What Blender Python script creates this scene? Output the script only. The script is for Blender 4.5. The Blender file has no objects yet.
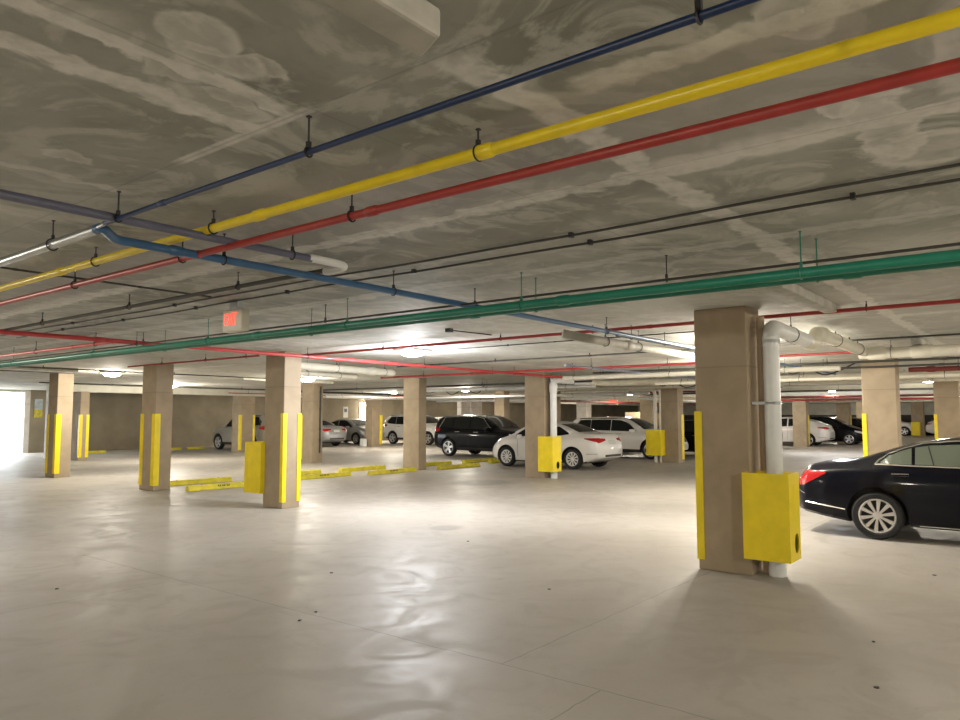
import bpy, bmesh, math, random
from mathutils import Vector, Matrix
from mathutils.bvhtree import BVHTree
random.seed(7)
PI = math.pi
S = bpy.context.scene
COL = S.collection
CEIL = 2.82

# ------------------------------------------------------------------ materials
def mat(name, col, rough=.6, metal=0., noise=0., nscale=8., bump=0., emit=None, estr=0., coat=0., spec=.5, trans=0.):
    m = bpy.data.materials.new(name); m.use_nodes = True
    nt = m.node_tree; b = nt.nodes['Principled BSDF']
    b.inputs['Base Color'].default_value = (*col, 1)
    b.inputs['Roughness'].default_value = rough
    b.inputs['Metallic'].default_value = metal
    b.inputs['Specular IOR Level'].default_value = spec
    if coat: b.inputs['Coat Weight'].default_value = coat; b.inputs['Coat Roughness'].default_value = .06
    if trans: b.inputs['Transmission Weight'].default_value = trans
    if emit: b.inputs['Emission Color'].default_value = (*emit, 1); b.inputs['Emission Strength'].default_value = estr
    if noise or bump:
        tc = nt.nodes.new('ShaderNodeTexCoord'); n = nt.nodes.new('ShaderNodeTexNoise')
        n.inputs['Scale'].default_value = nscale; n.inputs['Detail'].default_value = 6
        nt.links.new(tc.outputs['Object'], n.inputs['Vector'])
        if noise:
            r = nt.nodes.new('ShaderNodeMapRange')
            r.inputs[1].default_value = .3; r.inputs[2].default_value = .7
            r.inputs[3].default_value = 1 - noise; r.inputs[4].default_value = 1 + noise
            mx = nt.nodes.new('ShaderNodeMix'); mx.data_type = 'RGBA'; mx.blend_type = 'MULTIPLY'; mx.inputs[0].default_value = 1
            mx.inputs[6].default_value = (*col, 1)
            nt.links.new(n.outputs['Fac'], r.inputs[0]); nt.links.new(r.outputs[0], mx.inputs[7]); nt.links.new(mx.outputs[2], b.inputs['Base Color'])
        if bump:
            bp = nt.nodes.new('ShaderNodeBump'); bp.inputs['Strength'].default_value = bump; bp.inputs['Distance'].default_value = .01
            nt.links.new(n.outputs['Fac'], bp.inputs['Height']); nt.links.new(bp.outputs['Normal'], b.inputs['Normal'])
    return m

class NT:
    """small helper for writing node maths"""
    def __init__(s, nt): s.nt = nt
    def v(s, x, sock):
        if isinstance(x, (int, float)): sock.default_value = x
        else: s.nt.links.new(x, sock)
    def m(s, op, a, b=0., c=0., clamp=False):
        n = s.nt.nodes.new('ShaderNodeMath'); n.operation = op; n.use_clamp = clamp
        s.v(a, n.inputs[0]); s.v(b, n.inputs[1]); s.v(c, n.inputs[2]); return n.outputs[0]
    def rng(s, x, a, b, c=0., d=1., smooth=True):
        n = s.nt.nodes.new('ShaderNodeMapRange'); n.interpolation_type = 'SMOOTHSTEP' if smooth else 'LINEAR'
        s.v(x, n.inputs[0])
        for i, q in enumerate((a, b, c, d)): n.inputs[i+1].default_value = q
        return n.outputs[0]
    def noise(s, vec, scale, detail=5, dist=0., rough=.5):
        n = s.nt.nodes.new('ShaderNodeTexNoise'); n.inputs['Scale'].default_value = scale; n.inputs['Detail'].default_value = detail
        n.inputs['Distortion'].default_value = dist; n.inputs['Roughness'].default_value = rough
        s.nt.links.new(vec, n.inputs['Vector']); return n.outputs['Fac']
    def mix(s, f, a, b, mode='MIX'):
        n = s.nt.nodes.new('ShaderNodeMix'); n.data_type = 'RGBA'; n.blend_type = mode
        s.v(f, n.inputs[0])
        for k, q in ((6, a), (7, b)):
            if isinstance(q, tuple): n.inputs[k].default_value = (*q, 1)
            else: s.nt.links.new(q, n.inputs[k])
        return n.outputs[2]

def ceiling_mat():
    m = bpy.data.materials.new('ceiling_concrete'); m.use_nodes = True; nt = m.node_tree; k = NT(nt)
    b = nt.nodes['Principled BSDF']; b.inputs['Roughness'].default_value = .75
    tc = nt.nodes.new('ShaderNodeTexCoord'); sp = nt.nodes.new('ShaderNodeSeparateXYZ')
    nt.links.new(tc.outputs['Object'], sp.inputs[0]); P = tc.outputs['Object']
    X, Y = sp.outputs[0], sp.outputs[1]
    n1 = k.noise(P, .8, 6, .6); n2 = k.noise(P, 3.5, 6, 1.2); n3 = k.noise(P, 14, 5)
    wx = k.m('ADD', X, k.m('MULTIPLY', k.m('SUBTRACT', n2, .5), .22))
    wy = k.m('ADD', Y, k.m('MULTIPLY', k.m('SUBTRACT', n2, .5), .22))
    wy2 = k.m('ADD', Y, k.m('MULTIPLY', k.m('SUBTRACT', n1, .5), .5))
    masks = []
    def band(c, w, coord, gate=None, amp=1.):      # a plaster smear along a slab joint
        d = k.m('ABSOLUTE', k.m('SUBTRACT', coord, c))
        q = k.m('MULTIPLY', k.rng(d, w*.55, w, 1, 0), amp)
        if gate is not None: q = k.m('MULTIPLY', q, gate)
        masks.append(q)
    def lt(c, a, w=.05): return k.rng(c, a-w, a+w, 1, 0)
    def gt(c, a, w=.05): return k.rng(c, a-w, a+w, 0, 1)
    band(2.54, .075, wy, lt(X, 1.76)); band(2.27, .055, wy, lt(X, 1.75)); band(3.80, .05, wy, lt(X, 1.8), .7)
    band(1.50, .09, wy, gt(X, 1.75), .8); band(1.73, .035, X, k.m('MULTIPLY', gt(Y, 2.2), lt(Y, 3.15)), .8)
    band(3.22, .10, wx, None, .75); band(2.2, .09, wx, lt(Y, 1.3), .7); band(4.9, .13, wx, None, .6)
    # repeated smears at the formwork joints all over the deck
    fy = k.m('PINGPONG', k.m('ADD', wy, .25), 1.22); fx = k.m('PINGPONG', k.m('ADD', wx, .05), 1.62)
    far = k.rng(n1, .42, .6)
    masks.append(k.m('MULTIPLY', k.m('MULTIPLY', k.rng(fy, .05, .14, 1, 0), far), .55))
    masks.append(k.m('MULTIPLY', k.m('MULTIPLY', k.rng(fx, .05, .16, 1, 0), k.rng(n1, .36, .55)), .6))
    def blob(cx, cy, rx, ry, amp=.8):
        d = k.m('SQRT', k.m('ADD', k.m('POWER', k.m('DIVIDE', k.m('SUBTRACT', wx, cx), rx), 2.), k.m('POWER', k.m('DIVIDE', k.m('SUBTRACT', wy, cy), ry), 2.)))
        q = k.rng(d, .78, 1., 1, 0); rim = k.m('MULTIPLY', q, k.rng(d, .3, .85, .55, 1))
        masks.append(k.m('MULTIPLY', rim, amp))
    blob(1.16, 2.02, .14, .13); blob(1.30, 2.12, .2, .12); blob(1.5, 2.36, .12, .06, .7); blob(1.42, 2.05, .1, .06, .7); blob(1.52, 2.42, .22, .11, .6)
    blob(1.25, 2.3, .12, .14, .6)
    blob(1.38, 3.47, .12, .1, .5); blob(3.3, .5, .55, .13, .75); blob(2.95, .6, .12, .1, .8); blob(3.7, .42, .3, .22, .6); blob(2.2, .55, .2, .12, .6)
    blob(4.18, 2.21, .11, .11, .35); blob(2.75, .12, .5, .2, .55)
    acc = masks[0]
    for q in masks[1:]: acc = k.m('MAXIMUM', acc, q)
    acc = k.m('MULTIPLY', acc, k.rng(n3, .25, .65, .55, 1))
    streak = k.noise(P, 1.6, 8, 2.5, .6)
    base = k.mix(k.rng(n1, .3, .7), (.215, .222, .19), (.42, .425, .38))
    base = k.mix(k.m('MULTIPLY', k.rng(streak, .47, .6), .6), base, (.56, .56, .51))
    base = k.mix(k.m('MULTIPLY', k.rng(n3, .5, .75), .22), base, (.17, .16, .125))
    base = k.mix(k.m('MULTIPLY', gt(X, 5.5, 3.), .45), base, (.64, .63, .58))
    # cooler-grey panel, right of the joint
    base = k.mix(k.m('MULTIPLY', k.m('MULTIPLY', gt(X, 2.25, .05), lt(X, 3.2, .05)), .5), base, (.37, .36, .34))
    col = k.mix(k.m('MULTIPLY', acc, .82), base, (.84, .83, .78))
    # hairline joints
    lines = []
    for c in (1.73, 3.18, 4.9): lines.append(k.rng(k.m('ABSOLUTE', k.m('SUBTRACT', X, c)), .003, .008, 1, 0))
    ly = k.rng(k.m('PINGPONG', k.m('ADD', Y, .25), 1.22), .003, .009, 1, 0); lines.append(ly)
    L = lines[0]
    for q in lines[1:]: L = k.m('MAXIMUM', L, q)
    col = k.mix(k.m('MULTIPLY', L, .22), col, (.09, .085, .07))
    nt.links.new(col, b.inputs['Base Color'])
    bp = nt.nodes.new('ShaderNodeBump'); bp.inputs['Strength'].default_value = .35; bp.inputs['Distance'].default_value = .012
    nt.links.new(k.m('ADD', k.m('MULTIPLY', acc, .8), k.m('MULTIPLY', n3, .35)), bp.inputs['Height'])
    nt.links.new(bp.outputs['Normal'], b.inputs['Normal'])
    return m

def floor_mat():
    m = bpy.data.materials.new('sealed_floor_concrete'); m.use_nodes = True; nt = m.node_tree; k = NT(nt)
    b = nt.nodes['Principled BSDF']
    tc = nt.nodes.new('ShaderNodeTexCoord'); sp = nt.nodes.new('ShaderNodeSeparateXYZ')
    nt.links.new(tc.outputs['Object'], sp.inputs[0]); P = tc.outputs['Object']; X, Y = sp.outputs[0], sp.outputs[1]
    n1 = k.noise(P, .35, 5, .8); n2 = k.noise(P, 1.8, 7, 1.5, .6); n3 = k.noise(P, 30, 4)
    col = k.mix(k.rng(n1, .3, .7), (.445, .41, .365), (.53, .495, .45))
    col = k.mix(k.m('MULTIPLY', k.rng(n2, .5, .66), .35), col, (.40, .365, .315))
    col = k.mix(k.m('MULTIPLY', k.rng(n3, .62, .75), .25), col, (.25, .23, .2))
    # tyre-dark driving lane near the parked cars and an oil stain
    def spot(cx, cy, rx, ry, amp, c):
        nonlocal col
        d = k.m('SQRT', k.m('ADD', k.m('POWER', k.m('DIVIDE', k.m('SUBTRACT', X, cx), rx), 2.), k.m('POWER', k.m('DIVIDE', k.m('SUBTRACT', Y, cy), ry), 2.)))
        d = k.m('ADD', d, k.m('MULTIPLY', k.m('SUBTRACT', n2, .5), 1.2))
        col = k.mix(k.m('MULTIPLY', k.rng(d, .55, 1.0, 1, 0), amp), col, c)
    spot(14.4, 11.3, 1.1, .9, .6, (.22, .21, .2)); spot(8.3, 7.2, .35, .3, .5, (.24, .22, .2)); spot(8.1, 1.9, 1., .6, .3, (.3, .28, .25))
    spot(17, 13.5, 3.5, 1.3, .35, (.28, .27, .25)); spot(21, 8.5, 3.5, 1.4, .28, (.32, .3, .28))
    wj = k.m('ADD', X, k.m('MULTIPLY', k.m('SUBTRACT', n2, .5), .05)); vj = k.m('ADD', Y, k.m('MULTIPLY', k.m('SUBTRACT', n2, .5), .05))
    def ln(coord, c, w=.008): return k.rng(k.m('ABSOLUTE', k.m('SUBTRACT', coord, c)), w*.3, w, 1, 0)
    def lt(c, a): return k.rng(c, a-.02, a+.02, 1, 0)
    def gt(c, a): return k.rng(c, a-.02, a+.02, 0, 1)
    L = k.m('MULTIPLY', ln(wj, 4.03), lt(Y, 9.2))
    for q in (k.m('MULTIPLY', ln(vj, 3.0), gt(X, 4.03)), k.m('MULTIPLY', ln(vj, 7.05), lt(X, 4.03)), k.m('MULTIPLY', ln(vj, 2.25), k.m('MULTIPLY', lt(X, 4.03), gt(X, 2.4))),
              k.m('MULTIPLY', ln(vj, 10.6, .01), gt(X, 8.2)), ln(wj, 12.2, .01), ln(wj, 20.5, .012)):
        L = k.m('MAXIMUM', L, q)
    col = k.mix(k.m('MULTIPLY', L, .6), col, (.2, .185, .16))
    nt.links.new(col, b.inputs['Base Color'])
    nt.links.new(k.rng(n2, .3, .7, .42, .60), b.inputs['Roughness'])
    b.inputs['Specular IOR Level'].default_value = .38
    bp = nt.nodes.new('ShaderNodeBump'); bp.inputs['Strength'].default_value = .05; bp.inputs['Distance'].default_value = .01
    nt.links.new(k.m('SUBTRACT', n2, L), bp.inputs['Height']); nt.links.new(bp.outputs['Normal'], b.inputs['Normal'])
    return m

def column_mat(name, c):
    m = bpy.data.materials.new(name); m.use_nodes = True; nt = m.node_tree; k = NT(nt)
    b = nt.nodes['Principled BSDF']; b.inputs['Roughness'].default_value = .8
    tc = nt.nodes.new('ShaderNodeTexCoord'); sp = nt.nodes.new('ShaderNodeSeparateXYZ')
    nt.links.new(tc.outputs['Object'], sp.inputs[0]); P = tc.outputs['Object']; Z = sp.outputs[2]
    n1 = k.noise(P, 2.2, 6, .8); n2 = k.noise(P, 40, 4)
    col = k.mix(k.rng(n1, .3, .7), tuple(q*.9 for q in c), tuple(q*1.1 for q in c))
    band = k.m('MULTIPLY', k.rng(Z, 2.17, 2.19), .10)
    col = k.mix(band, col, (.5, .42, .33))
    ln = k.rng(k.m('ABSOLUTE', k.m('SUBTRACT', Z, 2.18)), .004, .012, .35, 0)
    col = k.mix(ln, col, (.15, .12, .09))
    nt.links.new(col, b.inputs['Base Color'])
    bp = nt.nodes.new('ShaderNodeBump'); bp.inputs['Strength'].default_value = .25; bp.inputs['Distance'].default_value = .006
    nt.links.new(n2, bp.inputs['Height']); nt.links.new(bp.outputs['Normal'], b.inputs['Normal'])
    return m

M = {}
M['floor'] = floor_mat(); M['ceil'] = ceiling_mat()
M['col'] = column_mat('tan_painted_concrete', (.375, .30, .205))
M['colwhite'] = column_mat('white_painted_concrete', (.72, .68, .63))
M['wall'] = mat('tan_block_wall', (.31, .265, .19), .85, noise=.16, nscale=1.2, bump=.15)
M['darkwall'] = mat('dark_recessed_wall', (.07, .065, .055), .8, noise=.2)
M['white'] = mat('white_painted_beam', (.66, .65, .56), .7, noise=.1, nscale=2)
M['rib'] = mat('pale_concrete_rib', (.42, .41, .36), .7, noise=.2, nscale=6, bump=.3)
M['yellow'] = mat('safety_yellow_paint', (.92, .72, .012), .45, noise=.08, nscale=5)
M['yellowpipe'] = mat('gas_yellow_paint', (.95, .74, .02), .3, noise=.05)
M['stop'] = mat('worn_yellow_concrete', (.80, .70, .06), .7, noise=.15, nscale=6, bump=.2)
M['red'] = mat('sprinkler_red_paint', (.36, .035, .03), .4, noise=.12, nscale=10)
M['redb'] = mat('bright_red_paint', (.48, .05, .05), .38, noise=.08)
M['dred'] = mat('dark_red_paint', (.20, .03, .025), .5)
M['dblue'] = mat('dark_blue_paint', (.008, .03, .10), .38, noise=.1)
M['blue'] = mat('mid_blue_paint', (.045, .13, .27), .33, noise=.1)
M['purple'] = mat('slate_purple_paint', (.13, .135, .20), .4, noise=.1)
M['green'] = mat('pipe_green_paint', (.012, .20, .13), .35, noise=.08)
M['galv'] = mat('galvanised_steel', (.42, .44, .45), .3, metal=.85)
M['black'] = mat('black_steel', (.02, .02, .022), .5)
M['cable'] = mat('dark_conduit', (.045, .045, .04), .55)
M['pvc'] = mat('cream_pvc', (.72, .69, .58), .35, noise=.05)
M['pvcw'] = mat('white_pvc', (.76, .78, .78), .3, noise=.04)
M['tanpipe'] = mat('tan_painted_pipe', (.50, .40, .29), .5)
M['hole'] = mat('black_hole_shade', (.006, .006, .006), .9)
M['lamp'] = mat('lit_diffuser', (.9, .9, .9), .5, emit=(1, .95, .86), estr=26)
M['lampw'] = mat('lit_cool_diffuser', (.9, .9, .9), .5, emit=(1, .97, 1), estr=30)
M['lampo'] = mat('lit_amber_diffuser', (.9, .9, .9), .5, emit=(1, .72, .35), estr=18)
M['housing'] = mat('lamp_housing', (.5, .48, .42), .5)
M['signbody'] = mat('sign_plastic', (.62, .60, .50), .4)
M['exitred'] = mat('lit_red_letters', (.8, .08, .05), .4, emit=(1, .09, .05), estr=.8)
M['paper'] = mat('poster_paper', (.45, .52, .55), .6, noise=.3, nscale=6)
M['tyre'] = mat('tyre_rubber', (.015, .015, .016), .75)
M['alloy'] = mat('silver_alloy', (.68, .68, .68), .3, metal=.6)
M['alloyw'] = mat('bright_wheel_cover', (.78, .78, .78), .35, metal=.1)
M['chrome'] = mat('chrome', (.85, .85, .83), .12, metal=1.)
M['trim'] = mat('black_plastic_trim', (.02, .02, .02), .55)
M['glass'] = mat('tinted_car_glass', (.010, .012, .012), .08, spec=.45)
M['glassg'] = mat('greenish_car_glass', (.15, .18, .14), .08, coat=1., spec=.8)  # green-grey base stands in for pale reflections and light seen through
M['tail'] = mat('red_lamp_lens', (.40, .008, .01), .15, emit=(1, .02, .02), estr=.03, coat=1.)
M['head'] = mat('clear_lamp_lens', (.7, .72, .75), .12, coat=1.)
M['plate'] = mat('licence_plate', (.62, .66, .62), .4)
for n, c in (('pwhite', (.84, .83, .81)), ('pblack', (.003, .003, .005)), ('pdark', (.003, .0035, .008)), ('psilver', (.42, .43, .44)), ('pbeige', (.36, .34, .29)), ('pgrey', (.30, .31, .31))):
    M[n] = mat('car_paint_' + n[1:], c, .3, coat=.25 if n in ('pblack', 'pdark') else .8, spec=.12 if n in ('pblack', 'pdark') else .5, metal=.5 if n in ('psilver', 'pgrey') else 0.)

# ------------------------------------------------------------------ helpers
def tag(o, label=None, cat=None, group=None, kind=None):
    for k, v in (('label', label), ('category', cat), ('group', group), ('kind', kind)):
        if v: o[k] = v
    return o
def link(name, me, m, parent=None, loc=(0, 0, 0)):
    o = bpy.data.objects.new(name, me); COL.objects.link(o)
    if m is not None and len(me.materials) == 0: me.materials.append(m)
    o.location = loc
    if parent is not None: o.parent = parent
    return o
def mk(name, bm, m, parent=None, loc=(0, 0, 0), smooth=False, shift=None):
    if shift is not None: bmesh.ops.translate(bm, vec=-Vector(shift), verts=bm.verts)
    bmesh.ops.recalc_face_normals(bm, faces=bm.faces)
    me = bpy.data.meshes.new(name); bm.to_mesh(me); bm.free()
    if smooth:
        for p in me.polygons: p.use_smooth = True
        if smooth != 'all': me.set_sharp_from_angle(angle=math.radians(40))
    return link(name, me, m, parent, loc)
def empty(name, loc, rz=0.):
    o = bpy.data.objects.new(name, None); COL.objects.link(o); o.location = loc; o.rotation_euler = (0, 0, rz); o.empty_display_size = .1
    return o
def box(bm, lo, hi, bev=0.):
    vs = [bm.verts.new((x, y, z)) for x in (lo[0], hi[0]) for y in (lo[1], hi[1]) for z in (lo[2], hi[2])]
    fs = [bm.faces.new([vs[i] for i in f]) for f in ((0, 1, 3, 2), (4, 6, 7, 5), (0, 4, 5, 1), (2, 3, 7, 6), (0, 2, 6, 4), (1, 5, 7, 3))]
    if bev:
        es = set(e for f in fs for e in f.edges)
        bmesh.ops.bevel(bm, geom=list(es), offset=bev, segments=2, affect='EDGES', profile=.5)
    return bm
def rounded(pts, r):
    """replace inner corners of a polyline by arcs"""
    pts = [Vector(p) for p in pts]; out = [pts[0]]
    for i in range(1, len(pts)-1):
        a = (pts[i-1]-pts[i]); b = (pts[i+1]-pts[i]); la, lb = a.length, b.length; a.normalize(); b.normalize()
        q = min(r, la*.49, lb*.49); p0 = pts[i]+a*q; p1 = pts[i]+b*q
        for t in range(7):
            t /= 6; out.append((1-t)**2*p0 + 2*t*(1-t)*pts[i] + t*t*p1)
    out.append(pts[-1]); return out
def tube(bm, pts, r, seg=12, cap=True):
    pts = [Vector(p) for p in pts]; rings = []; up = None
    for i, p in enumerate(pts):
        d = (pts[min(i+1, len(pts)-1)] - pts[max(i-1, 0)]).normalized()
        if up is None: up = d.orthogonal().normalized()
        up = (up - d*up.dot(d)).normalized(); s = d.cross(up)
        rr = r[i] if isinstance(r, (list, tuple)) else r
        rings.append([bm.verts.new(p + (up*math.cos(2*PI*k/seg) + s*math.sin(2*PI*k/seg))*rr) for k in range(seg)])
    for a, b in zip(rings, rings[1:]):
        for k in range(seg): bm.faces.new((a[k], a[(k+1) % seg], b[(k+1) % seg], b[k]))
    if cap: bm.faces.new(rings[0][::-1]); bm.faces.new(rings[-1])
    return bm
def ring(bm, c, axis, R, r, seg=18, s2=6):
    c = Vector(c); axis = Vector(axis).normalized(); u = axis.orthogonal().normalized(); v = axis.cross(u)
    g = []
    for i in range(seg):
        a = 2*PI*i/seg; d = u*math.cos(a)+v*math.sin(a)
        g.append([bm.verts.new(c + d*(R + r*math.cos(2*PI*k/s2)) + axis*r*math.sin(2*PI*k/s2)) for k in range(s2)])
    for i in range(seg):
        for k in range(s2): bm.faces.new((g[i][k], g[(i+1) % seg][k], g[(i+1) % seg][(k+1) % s2], g[i][(k+1) % s2]))

# ------------------------------------------------------------------ the setting
X0, X1, Y0, Y1 = -12., 74., -16., 36.3
def struct(name, lo, hi, m, bev=0):
    o = mk(name, box(bmesh.new(), lo, hi, bev), M[m]); o['kind'] = 'structure'; return o
struct('floor', (X0, Y0, -.2), (X1, 48, 0), 'floor')
struct('ceiling', (X0, Y0, CEIL), (X1, Y1+.3, CEIL+.25), 'ceil')
OX0, OX1 = 7.3, 13.1
struct('wall_back', (OX1, Y1, 0), (X1, Y1+.25, CEIL), 'wall')
struct('wall_back_left', (X0, Y1, 0), (OX0, Y1+.25, CEIL), 'wall')
struct('trim_1', (OX0, Y1, 2.70), (OX1, Y1+.25, CEIL), 'white')
struct('trim_2', (13.1, Y1-.03, 0), (13.33, Y1, CEIL), 'colwhite')
struct('wall_far', (X1, Y0, 0), (X1+.25, Y1+.3, 1.75), 'darkwall')  # dark colour stands in for the shaded openings below the pale band
struct('wall_far_upper', (X1-.05, Y0, 1.75), (X1+.25, Y1+.3, CEIL), 'white')
struct('wall_near', (X0-.25, Y0, 0), (X0, Y1+.3, CEIL), 'wall')
struct('wall_right', (X0, Y0-.25, 0), (X1, Y0, CEIL), 'wall')
struct('trim_3', (11.4, 29.0, 2.56), (60., 29.45, CEIL), 'white')
for i, (a, b, y) in enumerate(((.2, 1.57, 1.405), (6.35, 8.46, 1.84), (12.6, 16.1, 1.64), (20.8, 24.4, 1.8), (2.2, 8.0, 19.0), (12.8, 16.3, 19.2))):
    o = struct('trim_%d' % (4+i), (a, y-.065, 2.73), (b, y+.065, CEIL), 'rib', .012)
    if i == 0:
        for v in o.data.vertices:
            if v.co.x > 1 and v.co.y < 1.405: v.co.x -= .05
for i, x in enumerate((30.5, 38.5, 46.5, 55.)):
    struct('trim_%d' % (10+i), (x, Y0, 2.66), (x+.35, 28.9, CEIL), 'white')
# daylight ground beyond the vehicle opening
o = mk('exterior_ground', box(bmesh.new(), (-40, 48, -.2), (60, 120, -.001)), mat('pale_paving', (.7, .68, .62), .8)); o['kind'] = 'structure'

# ------------------------------------------------------------------ columns
def angle_guard(parent, cx, cy, sx, sy, z0=.11, z1=1.70, w=.07):
    """L-shaped steel corner guard; (sx,sy) = outward signs of the corner, coordinates local to the column"""
    bm = bmesh.new(); t = .012
    prof = [(t, t), (-w, t), (-w, 0), (0, 0), (0, -w), (t, -w)]
    v0 = [bm.verts.new((cx+sx*a, cy+sy*b, z0)) for a, b in prof]; v1 = [bm.verts.new((cx+sx*a, cy+sy*b, z1)) for a, b in prof]
    bm.faces.new((v0[0], v0[1], v0[2], v0[3])); bm.faces.new((v0[0], v0[3], v0[4], v0[5]))
    bm.faces.new((v1[0], v1[1], v1[2], v1[3])); bm.faces.new((v1[0], v1[3], v1[4], v1[5]))
    for i in range(6): bm.faces.new((v0[i], v0[(i+1) % 6], v1[(i+1) % 6], v1[i]))
    return mk('corner_guard', bm, M['yellow'], parent)
def column(x, y, dx, dy, label, guards='', m='col', top=CEIL, group=None, gw=.07):
    bm = box(bmesh.new(), (0, 0, 0), (dx, dy, top), .012)
    o = mk('concrete_column', bm, M[m], None, (x, y, 0)); tag(o, label, 'column', group, 'thing')
    for g in guards:
        cx, cy, sx, sy = {'a': (0, 0, -1, -1), 'b': (0, dy, -1, 1), 'c': (dx, 0, 1, -1), 'd': (dx, dy, 1, 1)}[g]
        angle_guard(o, cx, cy, sx, sy, w=gw)
    return o
W, D = .42, .62
column(7.80, 2.57, .45, .57, 'nearest and largest tan column, yellow box on its right, one yellow guard on its left', 'b')
column(8.17, 10.95, .38, .57, 'tan column with two yellow corner guards and a plain yellow box at its left', 'ac')
column(8.32, 15.75, .40, .62, 'tan column with yellow corner guard, second from the bright opening', 'ab', gw=.12)
column(8.42, 21.12, .40, .58, 'tan column with yellow corner guard standing nearest the bright opening', 'ab', gw=.12)
column(16.5, 2.52, W, D, 'wide tan column rising behind the roof of the black sedan', 'b')
column(16.5, 10.83, .40, .64, 'tan column with yellow box and white drain pipe in front of the white sedan')
column(16.5, 15.42, .34, .66, 'tan column left of the black SUV, among the yellow wheel stops')
column(16.7, 20.72, .45, .62, 'slim tan column with a dark conduit on its right side, left of the silver sedan', 'b')
column(24.75, 2.22, W, .62, 'tan column at the right edge of the view beside the warm ceiling lamp', 'b')
column(24.75, 10.62, .5, .64, 'tan column beside the white SUV, its lit right side with yellow guard', 'c', gw=.2)
column(24.8, 15.72, .34, .55, 'tan column half hidden behind the upright white drain pipe over the white sedan')
column(33.1, 15.55, .5, .6, 'brown shaded column behind the roof of the white SUV')
column(33.1, 10.8, W, D, 'column hidden mostly behind the nearest column', group=None)
column(41.6, 10.65, .6, .68, 'tan column standing in front of the far white hatchback', 'c', gw=.2)
column(49.9, 10.25, .6, .72, 'tan column between the two dark parked vehicles at the far right', 'c', gw=.2)
column(58.3, 10.9, .5, .6, 'far tan column just left of the wide column over the black sedan')
column(27.5, 20.3, .45, .55, 'column lit orange by the lamp, above the hood of the black SUV')
column(36.0, 20.85, .6, .62, 'bright white column rising behind the white SUV', m='colwhite')
column(12.25, 28.7, .33, .74, 'pinkish lit column with yellow guard under the white beam near the opening', 'ac', top=2.56, gw=.1)
column(11.9, 30.4, .30, .5, 'narrow white pilaster beside the column near the opening', m='colwhite')
column(19.40, 29.2, .78, .62, 'broad tan column in front of the beige SUV by the back wall', 'ac', top=2.56, gw=.1)
column(27.7, 29.35, .75, .55, 'broad tan block column left of the parked white crossover at the back', 'c', top=2.56, gw=.18)
column(35.1, 29.2, .85, .35, 'left one of the two pale columns behind the black SUV roof', m='colwhite', top=2.56)
column(36.15, 29.2, 1.05, .35, 'right one of the two pale columns behind the black SUV roof', m='colwhite', top=2.56)
column(64.0, 8.05, .7, .8, 'small far column between the two wide columns at right, with a yellow box')

# ------------------------------------------------------------------ yellow guard boxes and drain pipes
def panel_hole(bm, o, u, v, W_, H_, cu, cv, ru, rv, n=24):
    """rectangular plate with an elliptical hole"""
    o, u, v = Vector(o), Vector(u), Vector(v)
    inn, out = [], []
    for i in range(n):
        a = 2*PI*(i+.5)/n; c, s = math.cos(a), math.sin(a)
        inn.append(bm.verts.new(o+u*(cu+ru*c)+v*(cv+rv*s)))
        tx = ((W_-cu)/c if c > 0 else -cu/c) if abs(c) > 1e-6 else 1e9
        ty = ((H_-cv)/s if s > 0 else -cv/s) if abs(s) > 1e-6 else 1e9
        t = min(tx, ty); out.append(bm.verts.new(o+u*(cu+t*c)+v*(cv+t*s)))
    cor = {(1, 1): bm.verts.new(o+u*W_+v*H_), (-1, 1): bm.verts.new(o+v*H_), (-1, -1): bm.verts.new(o), (1, -1): bm.verts.new(o+u*W_)}
    def side(p):
        q = p.co-o; a, b = q.dot(u), q.dot(v)
        return 'R' if abs(a-W_) < 1e-5 else 'L' if abs(a) < 1e-5 else 'T' if abs(b-H_) < 1e-5 else 'B'
    for i in range(n):
        j = (i+1) % n; f = [inn[i], out[i]]
        a, b = side(out[i]), side(out[j])
        if a != b:
            k = {frozenset('RT'): (1, 1), frozenset('TL'): (-1, 1), frozenset('LB'): (-1, -1), frozenset('BR'): (1, -1)}[frozenset((a, b))]
            f.append(cor[k])
        f += [out[j], inn[j]]; bm.faces.new(f)
def guard_box(x, y, dx, dy, z0, z1, label, hole=True):
    root = empty('pipe_guard_box', (x, y, 0)); tag(root, label, 'guard box', 'yellow pipe guard boxes on the columns')
    bm = bmesh.new()
    t = .012
    box(bm, (0, 0, z0), (t, dy, z1)); box(bm, (dx-t, 0, z0), (dx, dy, z1)); box(bm, (t, dy-t, z0), (dx-t, dy, z1))
    mk('front_panel', bm, M['yellow'], root)
    bm = bmesh.new()
    if hole: panel_hole(bm, (t, 0, z0), (1, 0, 0), (0, 0, 1), dx-2*t, z1-z0, dx*.60, .17, dx*.19, .10)
    else: box(bm, (t, 0, z0), (dx-t, t, z1))
    if hole:
        g = bmesh.ops.extrude_face_region(bm, geom=list(bm.faces)); bmesh.ops.translate(bm, vec=(0, t, 0), verts=[q for q in g['geom'] if isinstance(q, bmesh.types.BMVert)])
    mk('side_panel', bm, M['yellow'], root)
    if hole:
        mk('dark_hole_backing', box(bmesh.new(), (t+.01, .04, z0+.02), (dx-t-.01, .045, z0+.4)), M['hole'], root)  # black sheet stands in for the shade inside the box
    return root
guard_box(7.64, 2.14, .37, .46, .20, 1.07, 'large yellow steel box with oval side hole on the nearest column')
guard_box(8.08, 11.48, .4, .5, .24, 1.17, 'plain yellow steel box on the left of the two-guard column', hole=False)
guard_box(16.25, 10.42, .42, .46, .19, 1.11, 'yellow steel box with oval slot covering the side of the white sedan')
guard_box(24.35, 11.10, .38, .56, .25, 1.15, 'yellow steel box in front of the nose of the white SUV', hole=False)
guard_box(63.3, 8.25, .5, .55, .2, 1.2, 'tiny yellow box at the far small column', hole=False)

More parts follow.
